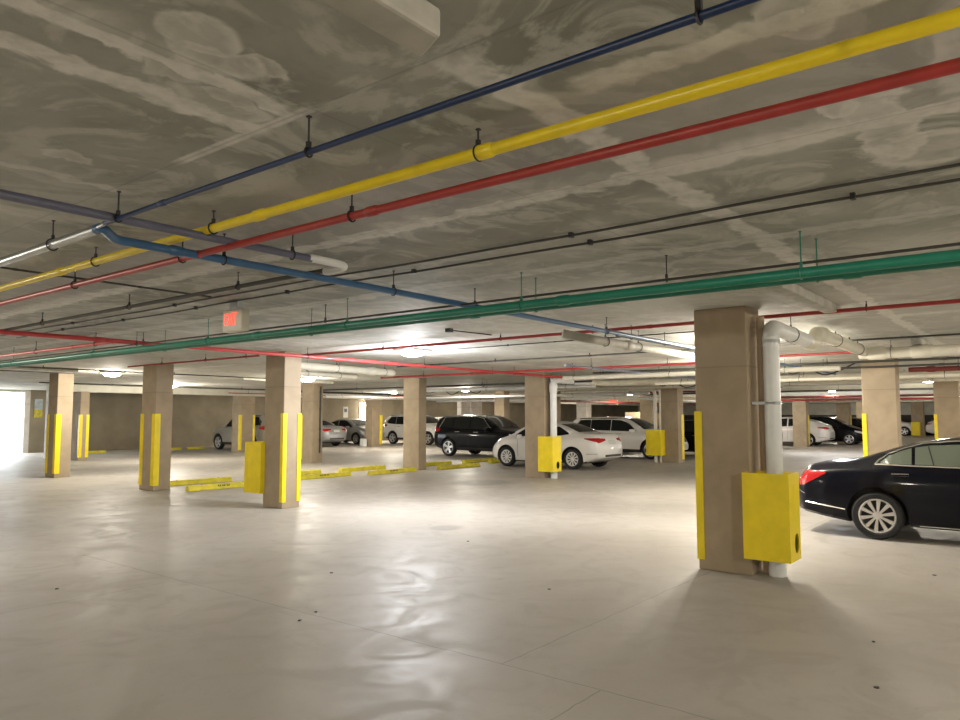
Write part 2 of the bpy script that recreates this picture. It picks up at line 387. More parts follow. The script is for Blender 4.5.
def hanger(parent, p, r, axis, org, m='black', top=CEIL, clamp=True):
    """rod and clevis ring round a pipe at p"""
    bm = bmesh.new(); p = Vector(p)
    tube(bm, [(p.x, p.y, p.z+r), (p.x, p.y, top)], .0045, 6)
    ring(bm, p, axis, r+.006, .0045, 16, 5)
    if clamp: box(bm, (p.x-.008, p.y-.008, p.z+r), (p.x+.008, p.y+.008, p.z+r+.03))
    box(bm, (p.x-.008, p.y-.008, top-.006), (p.x+.008, p.y+.008, top))
    return mk('hanger', bm, M[m], parent, shift=org)
def pipe(name, label, pts, r, m, hang=(), coup=(), cat='pipe', bend=.1, hm='black', group=None, cm=None, seg=14, hr=None):
    org = Vector(pts[0]); bm = bmesh.new()
    tube(bm, rounded(pts, bend) if len(pts) > 2 else pts, r, seg)
    o = mk(name, bm, M[m], None, org, True, shift=org); tag(o, label, cat, group)
    P = [Vector(p) for p in pts]
    def at(d, axis):   # nearest point of the run whose coordinate along axis is d
        k = 'xyz'.index(axis)
        for a, b in zip(P, P[1:]):
            if abs(b[k]-a[k]) > .3 and min(a[k], b[k])-.01 <= d <= max(a[k], b[k])+.01:
                t = (d-a[k])/(b[k]-a[k]); return a.lerp(b, t), (b-a).normalized()
        return None
    for ax, d in hang:
        q = at(d, ax)
        if q: hanger(o, q[0], r, q[1], org, hm)
    for ax, d in coup:
        q = at(d, ax)
        if q:
            b2 = bmesh.new(); c, u = q; L = r*1.5+.01
            tube(b2, [c-u*L, c-u*L*.7, c+u*L*.7, c+u*L], [r*1.02, r*1.22, r*1.22, r*1.02], 14)
            mk('coupling', b2, M[cm or m], o, smooth=True, shift=org)
    return o
XL = -6.
# --- long runs crossing the view overhead (parallel to Y)
pipe('water_pipe', 'thin dark blue pipe at the top of the view, nearest the camera', [(1.77, -3, 2.675), (1.77, 3.95, 2.675)], .0125, 'dblue', [('y', .68), ('y', 2.25), ('y', 3.80)], [('y', 3.35), ('y', 3.85)], cm='dblue')
pipe('gas_pipe', 'thick bright yellow pipe running the length of the ceiling', [(2.28, -4, 2.718), (2.28, 20, 2.718)], .0255, 'yellowpipe', [('y', 1.81), ('y', 3.74), ('y', 5.2), ('y', 7.3), ('y', 9)], [('y', 1.78), ('y', 3.3), ('y', 5.75)], hm='black')
pipe('sprinkler_main', 'red pipe alongside the yellow one overhead', [(2.44, -4, 2.650), (2.44, 20, 2.660)], .0215, 'red', [('y', 2.75), ('y', 4.35), ('y', 5.9), ('y', 8), ('y', 10.)], [('y', 2.60), ('y', 4.18)])
pipe('galvanised_pipe', 'shiny grey pipe at the far left, ending at the blue elbow', [(1.80, 4.11, 2.672), (1.80, 16, 2.672)], .028, 'galv', [('y', 4.68), ('y', 7), ('y', 10)])
pipe('blue_branch_pipe', 'mid blue pipe with an elbow at its left end crossing under the others', [(1.80, 4.16, 2.675), (1.80, 4.04, 2.675), (1.93, 4.165, 2.65), (19, 4.17, 2.65)], .026, 'blue', [('x', 2.62), ('x', 4.15), ('x', 5.2), ('x', 7.7), ('x', 12.), ('x', 16)], [('x', 2.30)], bend=.045)
pipe('galvanised_stub', 'short bare steel length joining the dark blue pipe to the elbow', [(1.775, 3.93, 2.675), (1.785, 4.06, 2.675)], .010, 'galv')
pipe('slate_pipe', 'slate purple pipe from the upper left that turns back near the exit sign', [(-5, 3.85, 2.68), (3.05, 3.83, 2.685)], .024, 'purple', [('x', 2.9), ('x', -1)])
pipe('elbow_fitting', 'white plastic elbow joining the slate pipe to the dark return pipe', [(3.03, 3.83, 2.69), (3.40, 3.83, 2.69), (3.41, 4.12, 2.69)], .027, 'pvcw', (), (), cat='pipe fitting', bend=.16)
pipe('return_pipe', 'dark pipe running left from the white elbow', [(3.41, 4.10, 2.70), (3.38, 12, 2.70)], .017, 'cable', [('y', 5.2), ('y', 7.0), ('y', 9.)])
pipe('ceiling_conduit', 'thin dark conduit crossing the left part of the ceiling', [(-4, 6.38, 2.80), (3.9, 6.4, 2.80)], .009, 'cable', (), [('x', 2.2), ('x', 3.2)], seg=8)
def wav(x, z, ya, yb, amp, n=60):
    return [(x+amp*math.sin(i*.9)*.6+.02*math.sin(i*.31), ya+(yb-ya)*i/n, z) for i in range(n+1)]
for nm, lab, x, z, amp in (('electrical_conduit', 'upper one of two slack black cables along the ceiling', 3.96, 2.803, .012), ('electrical_conduit', 'lower one of two slack black cables, with small clips', 4.20, 2.800, .018)):
    bm = bmesh.new(); pts = wav(x, z, -4, 12, amp); tube(bm, pts, .0085, 8)
    o = mk(nm, bm, M['cable'], None, pts[0], True, shift=pts[0]); tag(o, lab, 'cable', 'pair of ceiling cables')
    for i in range(6, 58, 6 if amp > .015 else 9):
        b2 = bmesh.new(); p = pts[i]; box(b2, (p[0]-.018, p[1]-.012, p[2]-.014), (p[0]+.018, p[1]+.012, CEIL)); mk('clip', b2, M['black'], o, shift=pts[0])
pipe('green_pipe', 'nearer one of the twin green pipes, hung on thin rods', [(4.85, -5, 2.552), (4.85, 22, 2.552)], .034, 'green', [('y', 1.24), ('y', 3.4), ('y', 5.51), ('y', 8), ('y', 11), ('y', 14)], [('y', 3.0), ('y', 7.)], hm='green')
pipe('green_pipe', 'farther one of the twin green pipes, beyond the nearer one', [(5.12, -5, 2.57), (5.12, 22, 2.57)], .036, 'green', [('y', 1.21), ('y', 3.44), ('y', 6.4), ('y', 9.5)], [('y', 4.1), ('y', 1.0)], hm='green')
pipe('green_conduit', 'thin dark green line above the twin green pipes', [(4.98, -5, 2.64), (4.98, 22, 2.64)], .010, 'cable', [('y', 2.2), ('y', 6), ('y', 10)], seg=8)
pipe('red_pipe', 'thin red pipe running past the head of the nearest column', [(8.27, -5, 2.745), (8.27, .7, 2.745), (8.37, 10.8, 2.745)], .021, 'red', [('y', 1.5), ('y', 6.2), ('y', 8.6), ('y', 4.7)], [('y', 3.9), ('y', 3.3)], bend=.02)
pipe('red_crossing_pipe', 'long red pipe crossing from the far left to the column before the white sedan', [(-4, 10.0, 2.67), (4.5, 10.05, 2.67), (16.6, 10.2, 2.66)], .03, 'redb', [('x', 5.1), ('x', 8), ('x', 11), ('x', 14.2)], [('x', 4.5), ('x', 9)], bend=.02)
pipe('red_left_pipe', 'red branch joining the long red pipe over the left columns', [(4.7, 10.1, 2.66), (4.6, 20, 2.66)], .024, 'redb', [('y', 10.6), ('y', 12.6), ('y', 15)], [('y', 11.3)])
pipe('red_back_pipe', 'thin red pipe seen between the two left-hand columns', [(7.6, 10.9, 2.70), (7.6, 15.6, 2.70)], .017, 'red', [('y', 11.3), ('y', 12.6), ('y', 14.2)])
# --- drain pipes at the nearest column
o = pipe('drain_pipe', 'white drain pipe rising beside the nearest column and bending right along the ceiling', [(7.98, 2.37, 0), (7.98, 2.37, 2.60), (9.45, 2.37, 2.56)], .083, 'pvcw', [('x', 8.75)], (), bend=.14, seg=24)
for z in (2.42, 2.455, 0.06):
    b2 = bmesh.new(); tube(b2, [(7.98, 2.37, z-.035), (7.98, 2.37, z+.035)], .088, 24); mk('coupling', b2, M['pvcw'], o, smooth=True, shift=(7.98, 2.37, 0))
o = pipe('drain_run', 'cream drain pipe jogging up to the ceiling, right of the nearest column', [(9.35, 2.37, 2.555), (9.75, 2.37, 2.56), (9.85, 2.37, 2.70), (10.0, 2.37, 2.70), (12.9, 2.37, 2.66)], .083, 'pvc', [('x', 10.9), ('x', 12.3)], [('x', 9.6), ('x', 10.15)], bend=.1, seg=20)
pipe('drain_main', 'long cream drain main running right behind the nearest column', [(12.8, 2.45, 2.63), (12.8, -5, 2.60)], .085, 'pvc', [('y', 2.), ('y', -1)], [('y', 2.2), ('y', 1.6)], seg=20)
o = pipe('small_drain_pipe', 'thin tan pipe between the nearest column and its white drain pipe', [(8.05, 2.495, 0), (8.05, 2.495, 2.72)], .042, 'tanpipe')
b2 = bmesh.new(); box(b2, (7.90, 2.26, 1.77), (7.915, 2.56, 1.80)); ring(b2, (7.98, 2.37, 1.785), (0, 0, 1), .088, .012); ring(b2, (8.05, 2.495, 1.785), (0, 0, 1), .046, .01)
o = mk('pipe_bracket', b2, M['galv'], None, (7.9, 2.4, 1.785), True, shift=(7.9, 2.4, 1.785)); tag(o, 'steel strap holding both pipes against the nearest column', 'bracket')
# --- drain pipe at the column of the white sedan
o = pipe('drain_pipe', 'white drain pipe standing beside the column in front of the white sedan', [(16.62, 10.62, 0), (16.62, 10.62, 2.62), (18.6, 10.62, 2.62)], .088, 'pvcw', [('x', 17.6)], [('z', 2.4)], bend=.2, seg=20)
pipe('small_drain_pipe', 'thin grey pipe tucked between the white drain pipe and the column before the white sedan', [(16.75, 10.77, 0), (16.75, 10.77, 2.7)], .04, 'galv')
pipe('drain_run', 'cream pipe running right from the drain bend above the white sedan', [(18.4, 10.62, 2.62), (19.4, 10.5, 2.62), (19.6, -4, 2.58)], .085, 'pvc', [('y', 8.), ('y', 5.)], [('y', 9.)], bend=.3)
for z, dy, r in ((2.5, 0, .055), (2.35, .16, .04)):
    pass
pipe('drain_pipe', 'grey drain pipe above the yellow box at the nose of the white SUV', [(24.55, 11.38, 0), (24.55, 11.38, 2.6), (24.55, 12.4, 2.64)], .06, 'pvc', (), [('z', 1.9), ('z', 2.3)], bend=.2)
pipe('small_drain_pipe', 'thin pipe right of the drain pipe at the nose of the white SUV', [(24.6, 11.22, 0), (24.6, 11.22, 2.6)], .035, 'pvc')
pipe('small_drain_pipe', 'thin white vertical pipe on the left face of the two-guard column', [(8.45, 11.64, 0), (8.45, 11.64, 2.72)], .03, 'pvcw')
pipe('wall_conduit', 'dark conduit running down the side of the slim column left of the silver sedan', [(17.0, 20.68, .35), (17.0, 20.68, 2.7)], .03, 'cable', (), [('z', .8), ('z', 1.2), ('z', 1.9), ('z', 2.5)], seg=8)
# --- white insulated pipes behind the two-guard column
pipe('white_pipe', 'upper thick white pipe stub with rounded end, right of the two-guard column', [(8.9, 11.9, 2.66), (11.9, 11.9, 2.63), (11.95, 12.3, 2.63)], .078, 'pvc', [('x', 10.2), ('x', 11.6)], [('x', 11.2)], bend=.12)
pipe('white_pipe', 'lower white pipe with black bands under the thick white stub', [(9.2, 12.5, 2.55), (11.3, 12.5, 2.54), (11.3, 13.0, 2.58)], .058, 'pvc', [('x', 9.6), ('x', 9.9), ('x', 10.8)], (), bend=.1)
pipe('beige_pipe', 'beige pipe with a rounded left end, left of the head of the nearest column', [(7.65, 4.75, 2.66), (7.85, 4.52, 2.60), (11.6, 4.45, 2.58)], .055, 'rib', [('x', 8.3), ('x', 9.2)], [('x', 8.9)], bend=.15)
pipe('black_conduit', 'black conduit lying over the beige pipe', [(8.2, 4.30, 2.66), (10.8, 4.28, 2.66)], .02, 'cable', [('x', 8.6), ('x', 9.6)])

# --- runs farther away, parallel to Y
runs = [
 ('ceiling_conduit', 'short dark line on the ceiling beside the bright lamp in the centre', 9.6, 3.8, 9.3, 2.80, .010, 'cable'),
 ('ceiling_conduit', 'long dark line on the ceiling above the two middle columns', 11.9, -3, 11.8, 2.77, .014, 'cable'),
 ('red_pipe', 'red pipe beyond the cream drain main at the right', 13.3, -5, 4.6, 2.70, .022, 'red'),
 ('red_pipe', 'long red pipe above the white sedan', 14.0, 5.2, 14.5, 2.69, .028, 'redb'),
 ('black_pipe', 'upper black pipe to the right of the wide column behind the black sedan', 15.9, -5, 9., 2.71, .025, 'cable'),
 ('black_pipe', 'lower black pipe to the right of the wide column behind the black sedan', 16.2, -5, 9.5, 2.62, .022, 'cable'),
 ('dark_red_pipe', 'thick dark red pipe at the right edge under the black pipes', 17.3, -5, 2.4, 2.60, .05, 'dred'),
 ('cream_pipe', 'cream pipe under the thick dark red pipe at right', 18.4, -5, 8.5, 2.52, .05, 'pvc'),
 ('cream_pipe', 'pale pipe crossing above the roof of the white sedan', 15.0, 3.2, 9.3, 2.55, .05, 'pvc'),
 ('black_pipe', 'dark pipe crossing above the black SUV', 17.6, 10, 22, 2.60, .03, 'cable'),
 ('cream_pipe', 'white pipe with black hangers crossing above the black SUV', 19.2, 10.8, 19, 2.55, .06, 'pvcw'),
 ('black_pipe', 'thin black pipe high above the roof of the white SUV', 20.9, 2, 17., 2.68, .02, 'cable'),
 ('cream_pipe', 'long cream pipe beyond the nearest column between the ceiling pipes', 21.9, -2, 14., 2.58, .055, 'pvc'),
 ('red_pipe', 'far red pipe over the far white hatchback', 23.5, -4, 12., 2.65, .03, 'red'),
 ('red_pipe', 'far thin red pipe above the orange-lit column', 26.2, 8, 27, 2.56, .03, 'red'),
 ('cream_pipe', 'far pale pipe above the orange-lit column', 25.4, 12, 27.5, 2.50, .05, 'pvcw'),
 ('cream_pipe', 'far pale pipe above the two pale columns', 32.0, 14, 28.5, 2.50, .06, 'pvcw'),
 ('red_pipe', 'farthest dark red pipe over the far hatchback and dark cars', 34.0, -4, 13, 2.48, .045, 'dred'),
 ('black_pipe', 'far dark pipe behind the lamp above the dark cars', 29.0, -4, 14, 2.58, .03, 'cable'),
 ('red_pipe', 'farthest red pipe low over the far right columns', 41.0, -4, 14, 2.50, .05, 'red'),
 ('cream_pipe', 'farthest pale pipe over the far right columns', 44.0, -4, 14, 2.45, .06, 'pvc'),
]
for nm, lab, x, ya, yb, z, r, m in runs:
    st = max(2.2, x*.16); hs = [('y', ya+1.+st*i) for i in range(int((yb-ya-1)/st)+1)]
    pipe(nm, lab, [(x, ya, z), (x, yb, z)], r, m, hs, [('y', ya+2.3+st*1.7*i) for i in range(int((yb-ya-2.5)/(st*1.7))+1)], seg=10)
# parallel to X
runsx = [
 ('ceiling_conduit', 'thin dark line near the far left ceiling above the columns', 20.6, 2, 8.6, 2.78, .014, 'cable'),
 ('ceiling_conduit', 'dark line on the ceiling behind the two left-hand columns', 18.4, 6, 14.6, 2.76, .016, 'cable'),
 ('ceiling_conduit', 'dark line close to the white beam at the back wall', 25.5, 9.6, 26, 2.72, .02, 'cable'),
 ('red_pipe', 'thin red pipe in front of the white beam at the back', 28.6, 18.4, 27, 2.66, .02, 'red'),
 ('cream_pipe', 'pale pipe along the white beam behind the black SUV', 27.6, 23, 40, 2.60, .06, 'pvcw'),
 ('black_pipe', 'black pipe above the pale hatchback at the back', 23.6, 17.5, 30, 2.60, .03, 'cable'),
 ('grey_pipe', 'slim grey-blue pipe crossing beyond the nearest column', 7.4, 12, 26, 2.62, .025, 'purple'),
 ('cream_pipe', 'pale pipe crossing above the parked white SUV', 13.9, 22, 44, 2.38, .05, 'pvc'),
 ('dark_red_pipe', 'dark red pipe crossing near the white column behind the white SUV', 17.9, 28, 48, 2.34, .05, 'dred'),
]
for nm, lab, y, xa, xb, z, r, m in runsx:
    st = 3.2; hs = [('x', xa+1.+st*i) for i in range(int((xb-xa-1)/st)+1)]
    pipe(nm, lab, [(xa, y, z), (xb, y, z)], r, m, hs, [('x', xa+2.3+st*1.7*i) for i in range(int((xb-xa-2.5)/(st*1.7))+1)], seg=10)
# loose cables drooping from the ceiling
for (lab, pts) in (('tangled dark cable loop hanging behind the column left of the black SUV', [(20.4, 19.2, 2.72), (20.6, 18.8, 2.52), (20.9, 18.3, 2.62), (21.1, 18.0, 2.45), (21.3, 17.6, 2.66), (21.6, 17.2, 2.5), (21.8, 17., 2.8)]),
                   ('bundle of dark cable looping above the roof of the white SUV', [(20.4, 9.6, 2.7), (20.6, 9.3, 2.55), (20.7, 9.0, 2.66), (20.9, 8.7, 2.5), (21., 8.3, 2.6), (21.2, 8.0, 2.8)]),
                   ('dark cable looping right of the nearest column', [(16.9, 4.9, 2.72), (17., 4.6, 2.58), (17.1, 4.3, 2.68), (17.2, 4.0, 2.55), (17.3, 3.7, 2.64), (17.4, 3.4, 2.8)])):
    P = [Vector(p) for p in pts]; out = []
    for i in range(len(P)-1):
        a, b, c, d = P[max(i-1, 0)], P[i], P[i+1], P[min(i+2, len(P)-1)]
        for t in range(6):
            t /= 6; out.append(.5*((2*b)+(c-a)*t+(2*a-5*b+4*c-d)*t*t+(3*b-a-3*c+d)*t**3))
    out.append(P[-1])
    o = mk('hanging_cable', tube(bmesh.new(), out, .016, 7), M['black'], None, pts[0], True, shift=pts[0]); tag(o, lab, 'cable')
# small junction boxes
for p, lab in (((7.40, 6.37, 2.80), 'small black junction box on the ceiling left of the thin red pipe'), ((18.9, 7.9, 2.5), None)):
    if lab:
        b2 = bmesh.new(); box(b2, (-.04, -.04, -.03), (.04, .04, .02), .005); tube(b2, [(.04, 0, 0), (.9, -.02, .01)], .008, 8)
        o = mk('junction_box', b2, M['black'], None, p); tag(o, lab, 'junction box')

# ------------------------------------------------------------------ wheel stops
def wheel_stop(x, y, L, label, mark=False, grp=None):
    bm = bmesh.new(); h, w, t = .115, .085, .05
    prof = [(-w, 0), (-w, .03), (-t, h), (t, h), (w, .03), (w, 0)]
    v0 = [bm.verts.new((0, a, b)) for a, b in prof]; v1 = [bm.verts.new((L, a, b)) for a, b in prof]
    bm.faces.new(v0); bm.faces.new(v1[::-1])
    for i in range(6): bm.faces.new((v0[i], v0[(i+1) % 6], v1[(i+1) % 6], v1[i]))
    bmesh.ops.bevel(bm, geom=list(bm.edges), offset=.008, segments=1, affect='EDGES')
    o = mk('wheel_stop', bm, M['stop'], None, (x, y, 0)); tag(o, label, 'wheel stop', grp)
    if mark:
        b2 = bmesh.new(); x0 = L*.5-.16
        for i in range(3):
            box(b2, (x0+i*.11, -.071, .062), (x0+i*.11+.02, -.067, .098)); box(b2, (x0+i*.11+.05, -.071, .062), (x0+i*.11+.07, -.067, .098)); box(b2, (x0+i*.11, -.073, .06), (x0+i*.11+.07, -.069, .07))
        mk('stencil_mark', b2, M['trim'], o)
    for px in (.35, L-.35):
        b2 = bmesh.new(); tube(b2, [(px, 0, h-.005), (px, 0, h+.006)], .018, 8); mk('anchor_bolt', b2, M['black'], o)
    return o
wheel_stop(9.0, 16.6, 1.8, 'yellow wheel stop behind, right of the second column from the opening')
wheel_stop(8.75, 15.1, 1.75, 'yellow wheel stop with black stencil mark, left of the plain yellow box', True)
wheel_stop(12.0, 16.75, 1.8, 'yellow wheel stop farther back, just right of the two-guard column')
wheel_stop(12.0, 15.55, 1.85, 'yellow wheel stop with black stencil mark, just right of the two-guard column', True)
wheel_stop(14.5, 16.7, 1.8, 'yellow wheel stop behind the one at the foot of the middle column')
wheel_stop(14.3, 15.25, 1.85, 'yellow wheel stop at the foot of the middle column', True)
wheel_stop(17.5, 16.5, 1.75, 'yellow wheel stop near the rear wheel of the black SUV')
wheel_stop(17.05, 15.1, 2.0, 'yellow wheel stop in front of the black SUV, its end cap visible')
wheel_stop(19.9, 16.45, 1.75, 'yellow wheel stop left of the nose of the white sedan, under the black SUV')
wheel_stop(20.5, 15.75, 1.4, 'yellow wheel stop touching the nose of the white sedan')
wheel_stop(13.9, 33.6, 1.6, 'far yellow wheel stop beside the pinkish lit column')
wheel_stop(17.9, 33.8, 1.3, 'far yellow wheel stop between the two left columns against the wall')
wheel_stop(19.6, 33.9, .9, 'far yellow wheel stop left of the beige SUV')

# ------------------------------------------------------------------ lamps
def lamp(x, y, label, kind='warm', power=60, z=CEIL, big=1., col=None, n='ceiling_lamp'):
    root = empty(n, (x, y, z)); tag(root, label, 'lamp', 'ceiling lamps')
    s = .17*big
    b = box(bmesh.new(), (-s, -s, -.045), (s, s, 0), .01); mk('housing', b, M['housing'], root)
    # bowl diffuser
    bm = bmesh.new(); prof = [(s*.86, -.045), (s*.86, -.07), (s*.72, -.105), (s*.4, -.125), (.001, -.13)]
    g = [[bm.verts.new((r*math.cos(2*PI*k/20), r*math.sin(2*PI*k/20), zz)) for k in range(20)] for r, zz in prof]
    for a, c in zip(g, g[1:]):
        for k in range(20): bm.faces.new((a[k], a[(k+1) % 20], c[(k+1) % 20], c[k]))
    bm.faces.new(g[0][::-1]); bm.faces.new(g[-1])
    mk('diffuser', bm, M[{'warm': 'lamp', 'cool': 'lampw', 'amber': 'lampo'}[kind]], root, smooth='all')
    L = bpy.data.lights.new('bulb', 'POINT'); L.energy = power; L.shadow_soft_size = .16
    L.color = col or {'warm': (1, .91, .77), 'cool': (.93, .95, 1), 'amber': (1, .66, .32)}[kind]
    lo = bpy.data.objects.new('bulb', L); COL.objects.link(lo); lo.parent = root; lo.location = (0, 0, -.33)
    return root
lamps = [
 (9.3, 8.85, 'bright cool lamp in the middle of the ceiling, beside the red crossing pipe', 'cool', 190),
 (10.9, 3.75, 'lamp hidden behind the head of the nearest column', 'warm', 150),
 (15.4, 5.4, 'added fill lamp farther off, unseen behind the nearest column', 'warm', 170),  # added out of sight to brighten the side of the white sedan
 (9.16, 19.65, 'warm lamp between the two left-hand columns', 'warm', 95),
 (14.15, 25.66, 'warm lamp right of the second left column, lighting the white beam', 'warm', 190),
 (14.2, 17.9, 'warm lamp right of the two-guard column', 'warm', 130),
 (24.3, 20.0, 'round greenish-white lamp above the black SUV', 'warm', 150),
 (33.5, 16.9, 'small warm lamp above the roof of the white SUV', 'warm', 120),
 (38.5, 12.6, 'warm lamp seen just left of the nearest column', 'warm', 120),
 (34.1, 7.65, 'cool starry lamp above the far white hatchback', 'cool', 240),
 (26.6, 3.15, 'warm bright lamp at the right between the two wide columns', 'warm', 200),
 (42., 20., 'orange lamp low behind the white column', 'amber', 120),
]
for x, y, lab, kd, p in lamps: lamp(x, y, lab, kd, p, big=1.45)
added_lamps = [(2.0, -3.5, 230), (8.5, -5, 200), (-5, 4, 200), (-4, 13, 130), (.5, 10.5, 120), (3.0, 17, 120), (13.5, -2.2, 130), (20.5, -2.2, 220), (29, -2.2, 220), (38, -2, 180), (46, 4, 150), (55, 12, 150), (66, 14, 120), (60, 2, 120), (26, 26, 170), (34, 31.8, 90), (48, 26, 120), (23.5, 31.5, 70), (44, 30, 120)]  # unseen lamps added to brighten the hall and the columns' right faces
for x, y, p in added_lamps: lamp(x, y, 'added fill lamp beyond the edges of the view or set among the far pipes', 'warm', p)['group'] = 'added fill lamps'

# tall lit panel on the back wall
root = empty('wall_light', (33.45, Y1, 1.88)); tag(root, 'tall narrow glowing light panel on the back wall above the dark tyre', 'lamp')
mk('housing', box(bmesh.new(), (-.38, -.05, -.68), (.38, 0, .68), .01), M['housing'], root)
mk('diffuser', box(bmesh.new(), (-.33, -.09, -.63), (.33, -.05, .63), .015), M['lamp'], root)
L = bpy.data.lights.new('bulb', 'AREA'); L.energy = 90; L.shape = 'RECTANGLE'; L.size = .6; L.size_y = 1.2; L.color = (1, .8, .58)
lo = bpy.data.objects.new('bulb', L); COL.objects.link(lo); lo.parent = root; lo.location = (0, -.11, 0); lo.rotation_euler = (PI/2, 0, 0)

# ------------------------------------------------------------------ signs
root = empty('exit_sign', (4.23, 6.48, CEIL)); tag(root, 'small red lettered EXIT sign hanging from the ceiling at the left', 'sign')
mk('mount', box(bmesh.new(), (-.035, -.07, -.10), (.035, .07, 0), .006), M['galv'], root)
mk('housing', box(bmesh.new(), (-.045, -.17, -.325), (.045, .17, -.10), .012), M['signbody'], root)
def text(body, size, parent, loc, rot, m, name='lettering', ext=.002, sx=1.):
    cu = bpy.data.curves.new(name, 'FONT'); cu.body = body; cu.size = size; cu.extrude = ext; cu.align_x = 'CENTER'; cu.align_y = 'CENTER'; cu.offset = .002
    cu.materials.append(m)
    o = bpy.data.objects.new(name, cu); COL.objects.link(o); o.parent = parent; o.location = loc; o.rotation_euler = rot; o.scale = (sx, 1, 1)
    bpy.context.view_layer.update()
    me = bpy.data.meshes.new_from_object(o.evaluated_get(bpy.context.evaluated_depsgraph_get())); bpy.data.objects.remove(o)
    o = bpy.data.objects.new(name, me); COL.objects.link(o); o.parent = parent; o.location = loc; o.rotation_euler = rot; o.scale = (sx, 1, 1)
    return o
text('EXIT', .175, root, (-.048, 0.02, -.205), (PI/2, 0, -PI/2), M['exitred'], sx=.62)
root = empty('exit_sign', (40.2, 21.4, CEIL)); tag(root, 'tiny red EXIT sign right of the white column behind the white SUV', 'sign')
mk('mount', box(bmesh.new(), (-.03, -.1, -.12), (.03, .1, 0)), M['galv'], root)
mk('housing', box(bmesh.new(), (-.05, -.3, -.50), (.05, .3, -.12), .01), M['signbody'], root)
text('EXIT', .32, root, (-.055, 0, -.31), (PI/2, 0, -PI/2), M['exitred'], sx=.8)
# poster by the opening
root = empty('wall_poster', (13.68, Y1, 2.0)); tag(root, 'blue and yellow notice on the wall beside the bright opening', 'poster')
mk('picture_half', box(bmesh.new(), (-.17, -.02, -.05), (.17, 0, .42)), M['paper'], root)
mk('yellow_half', box(bmesh.new(), (-.17, -.02, -.42), (.17, 0, -.05)), mat('notice_yellow', (.6, .52, .06), .6, noise=.3, nscale=9), root)
root = empty('wall_notice', (31.9, Y1, 1.9)); tag(root, 'small white notice on the back wall above the silver sedan', 'sign')
mk('board', box(bmesh.new(), (-.2, -.02, -.35), (.2, 0, .35)), M['plate'], root)
mk('symbol', box(bmesh.new(), (-.12, -.026, .0), (.12, -.02, .22)), M['purple'], root)
# far background pieces
o = mk('white_board', box(bmesh.new(), (-.05, -.6, -.35), (.05, .6, .35), .01), M['pvcw'], None, (43.0, 21.4, 1.55)); tag(o, 'plain white board beyond the roof of the white SUV', 'board')
for q in (-.5, .5): mk('leg', box(bmesh.new(), (-.03, q-.03, -1.55), (.03, q+.03, -.3)), M['galv'], o)
o = mk('partition_screen', box(bmesh.new(), (-.05, -1., -.9), (.05, 1., .9), .01), M['darkwall'], None, (43.2, 19.4, .9)); tag(o, 'dark grey partition right of the white board', 'panel')
bm = box(bmesh.new(), (-.14, -.14, 0), (.14, .14, .42), .04); o = mk('litter_bin', bm, M['pvcw'], None, (27.45, 29.75, 0)) ; tag(o, 'small white object on the floor beside the dark tyre', 'container')
bm = box(bmesh.new(), (-.25, -.2, 0), (.25, .2, .3), .02); o = mk('wall_box', box(bmesh.new(), (0, -.25, -.15), (.12, .25, .15), .01), M['dred'], None, (24.9, 8.2, 2.5)); tag(o, 'dark red box hanging beside the column right of the white SUV', 'box')
bm.free()
b2 = box(bmesh.new(), (24.95, 8.19, 2.6), (24.99, 8.21, CEIL)); mk('hanger', b2, M['black'], o, shift=(24.9, 8.2, 2.5))

# ------------------------------------------------------------------ cars
def interp(tab, x):
    if x <= tab[0][0]: return tab[0][1]
    for (a, p), (b, q) in zip(tab, tab[1:]):
        if x <= b:
            return p+(q-p)*(x-a)/(b-a)
    return tab[-1][1]
def smooth_tab(tab, lo, hi, n=64, w=.10):
    out = []
    for i in range(n+1):
        x = lo+(hi-lo)*i/n; s = 0
        for k in range(-3, 4): s += interp(tab, x+k*w/3)
        out.append((x, s/7))
    return out
def car_body(sp):
    L, n = sp['L'], 84
    xs = [L*(.5-.5*math.cos(PI*i/n))*.35 + L*i/n*.65 for i in range(n+1)]
    top = smooth_tab(sp['top'], 0, L, 90, sp.get('sm', .09)); belt = smooth_tab(sp['belt'], 0, L, 90); bot = sp['bot']; wid = smooth_tab(sp['wid'], 0, L, 120, .04)
    tip0 = wid[0]; rings = []; bm = bmesh.new()
    for x in xs:
        zt = interp(top, x); zb = interp(bot, x); bl = min(interp(belt, x), zt-.015); w = interp(wid, x)
        h = zt-bl; lean = sp.get('lean', .34)
        pts = [(0, zb), (w*.55, zb), (w*.86, zb+.01), (w*.95, zb+.05), (w*.985, zb+.14), (w*.99, zb+(bl-zb)*.35), (w*1.0, zb+(bl-zb)*.55), (w*.995, zb+(bl-zb)*.75), (w*.975, bl-.05), (w*.955, bl-.015)]
        y0 = w*.94; pts.append((y0, bl))
        hh = max(h, 0)
        for u in (.25, .5, .75): pts.append((y0-lean*hh*.82*u-(.12*u if hh < .25 else 0), bl+hh*.82*u + (.1*hh*u*(1-u) if hh < .25 else 0)))
        y1 = y0-lean*hh*.82-(.12 if hh < .25 else 0)
        pts += [(y1, bl+hh*.82), (y1-.05, bl+hh*.91), (y1-.13, bl+hh*.965), (y1*.5, bl+hh*.992), (0, zt)]
        rings.append([bm.verts.new((x, y, z)) for y, z in pts] + [bm.verts.new((x, -y, z)) for y, z in pts[-2:0:-1]])
    m = len(rings[0])
    for a, b in zip(rings, rings[1:]):
        for k in range(m): bm.faces.new((a[k], a[(k+1) % m], b[(k+1) % m], b[k]))
    bm.faces.new(rings[0][::-1]); bm.faces.new(rings[-1])
    bmesh.ops.recalc_face_normals(bm, faces=bm.faces)
    return bm
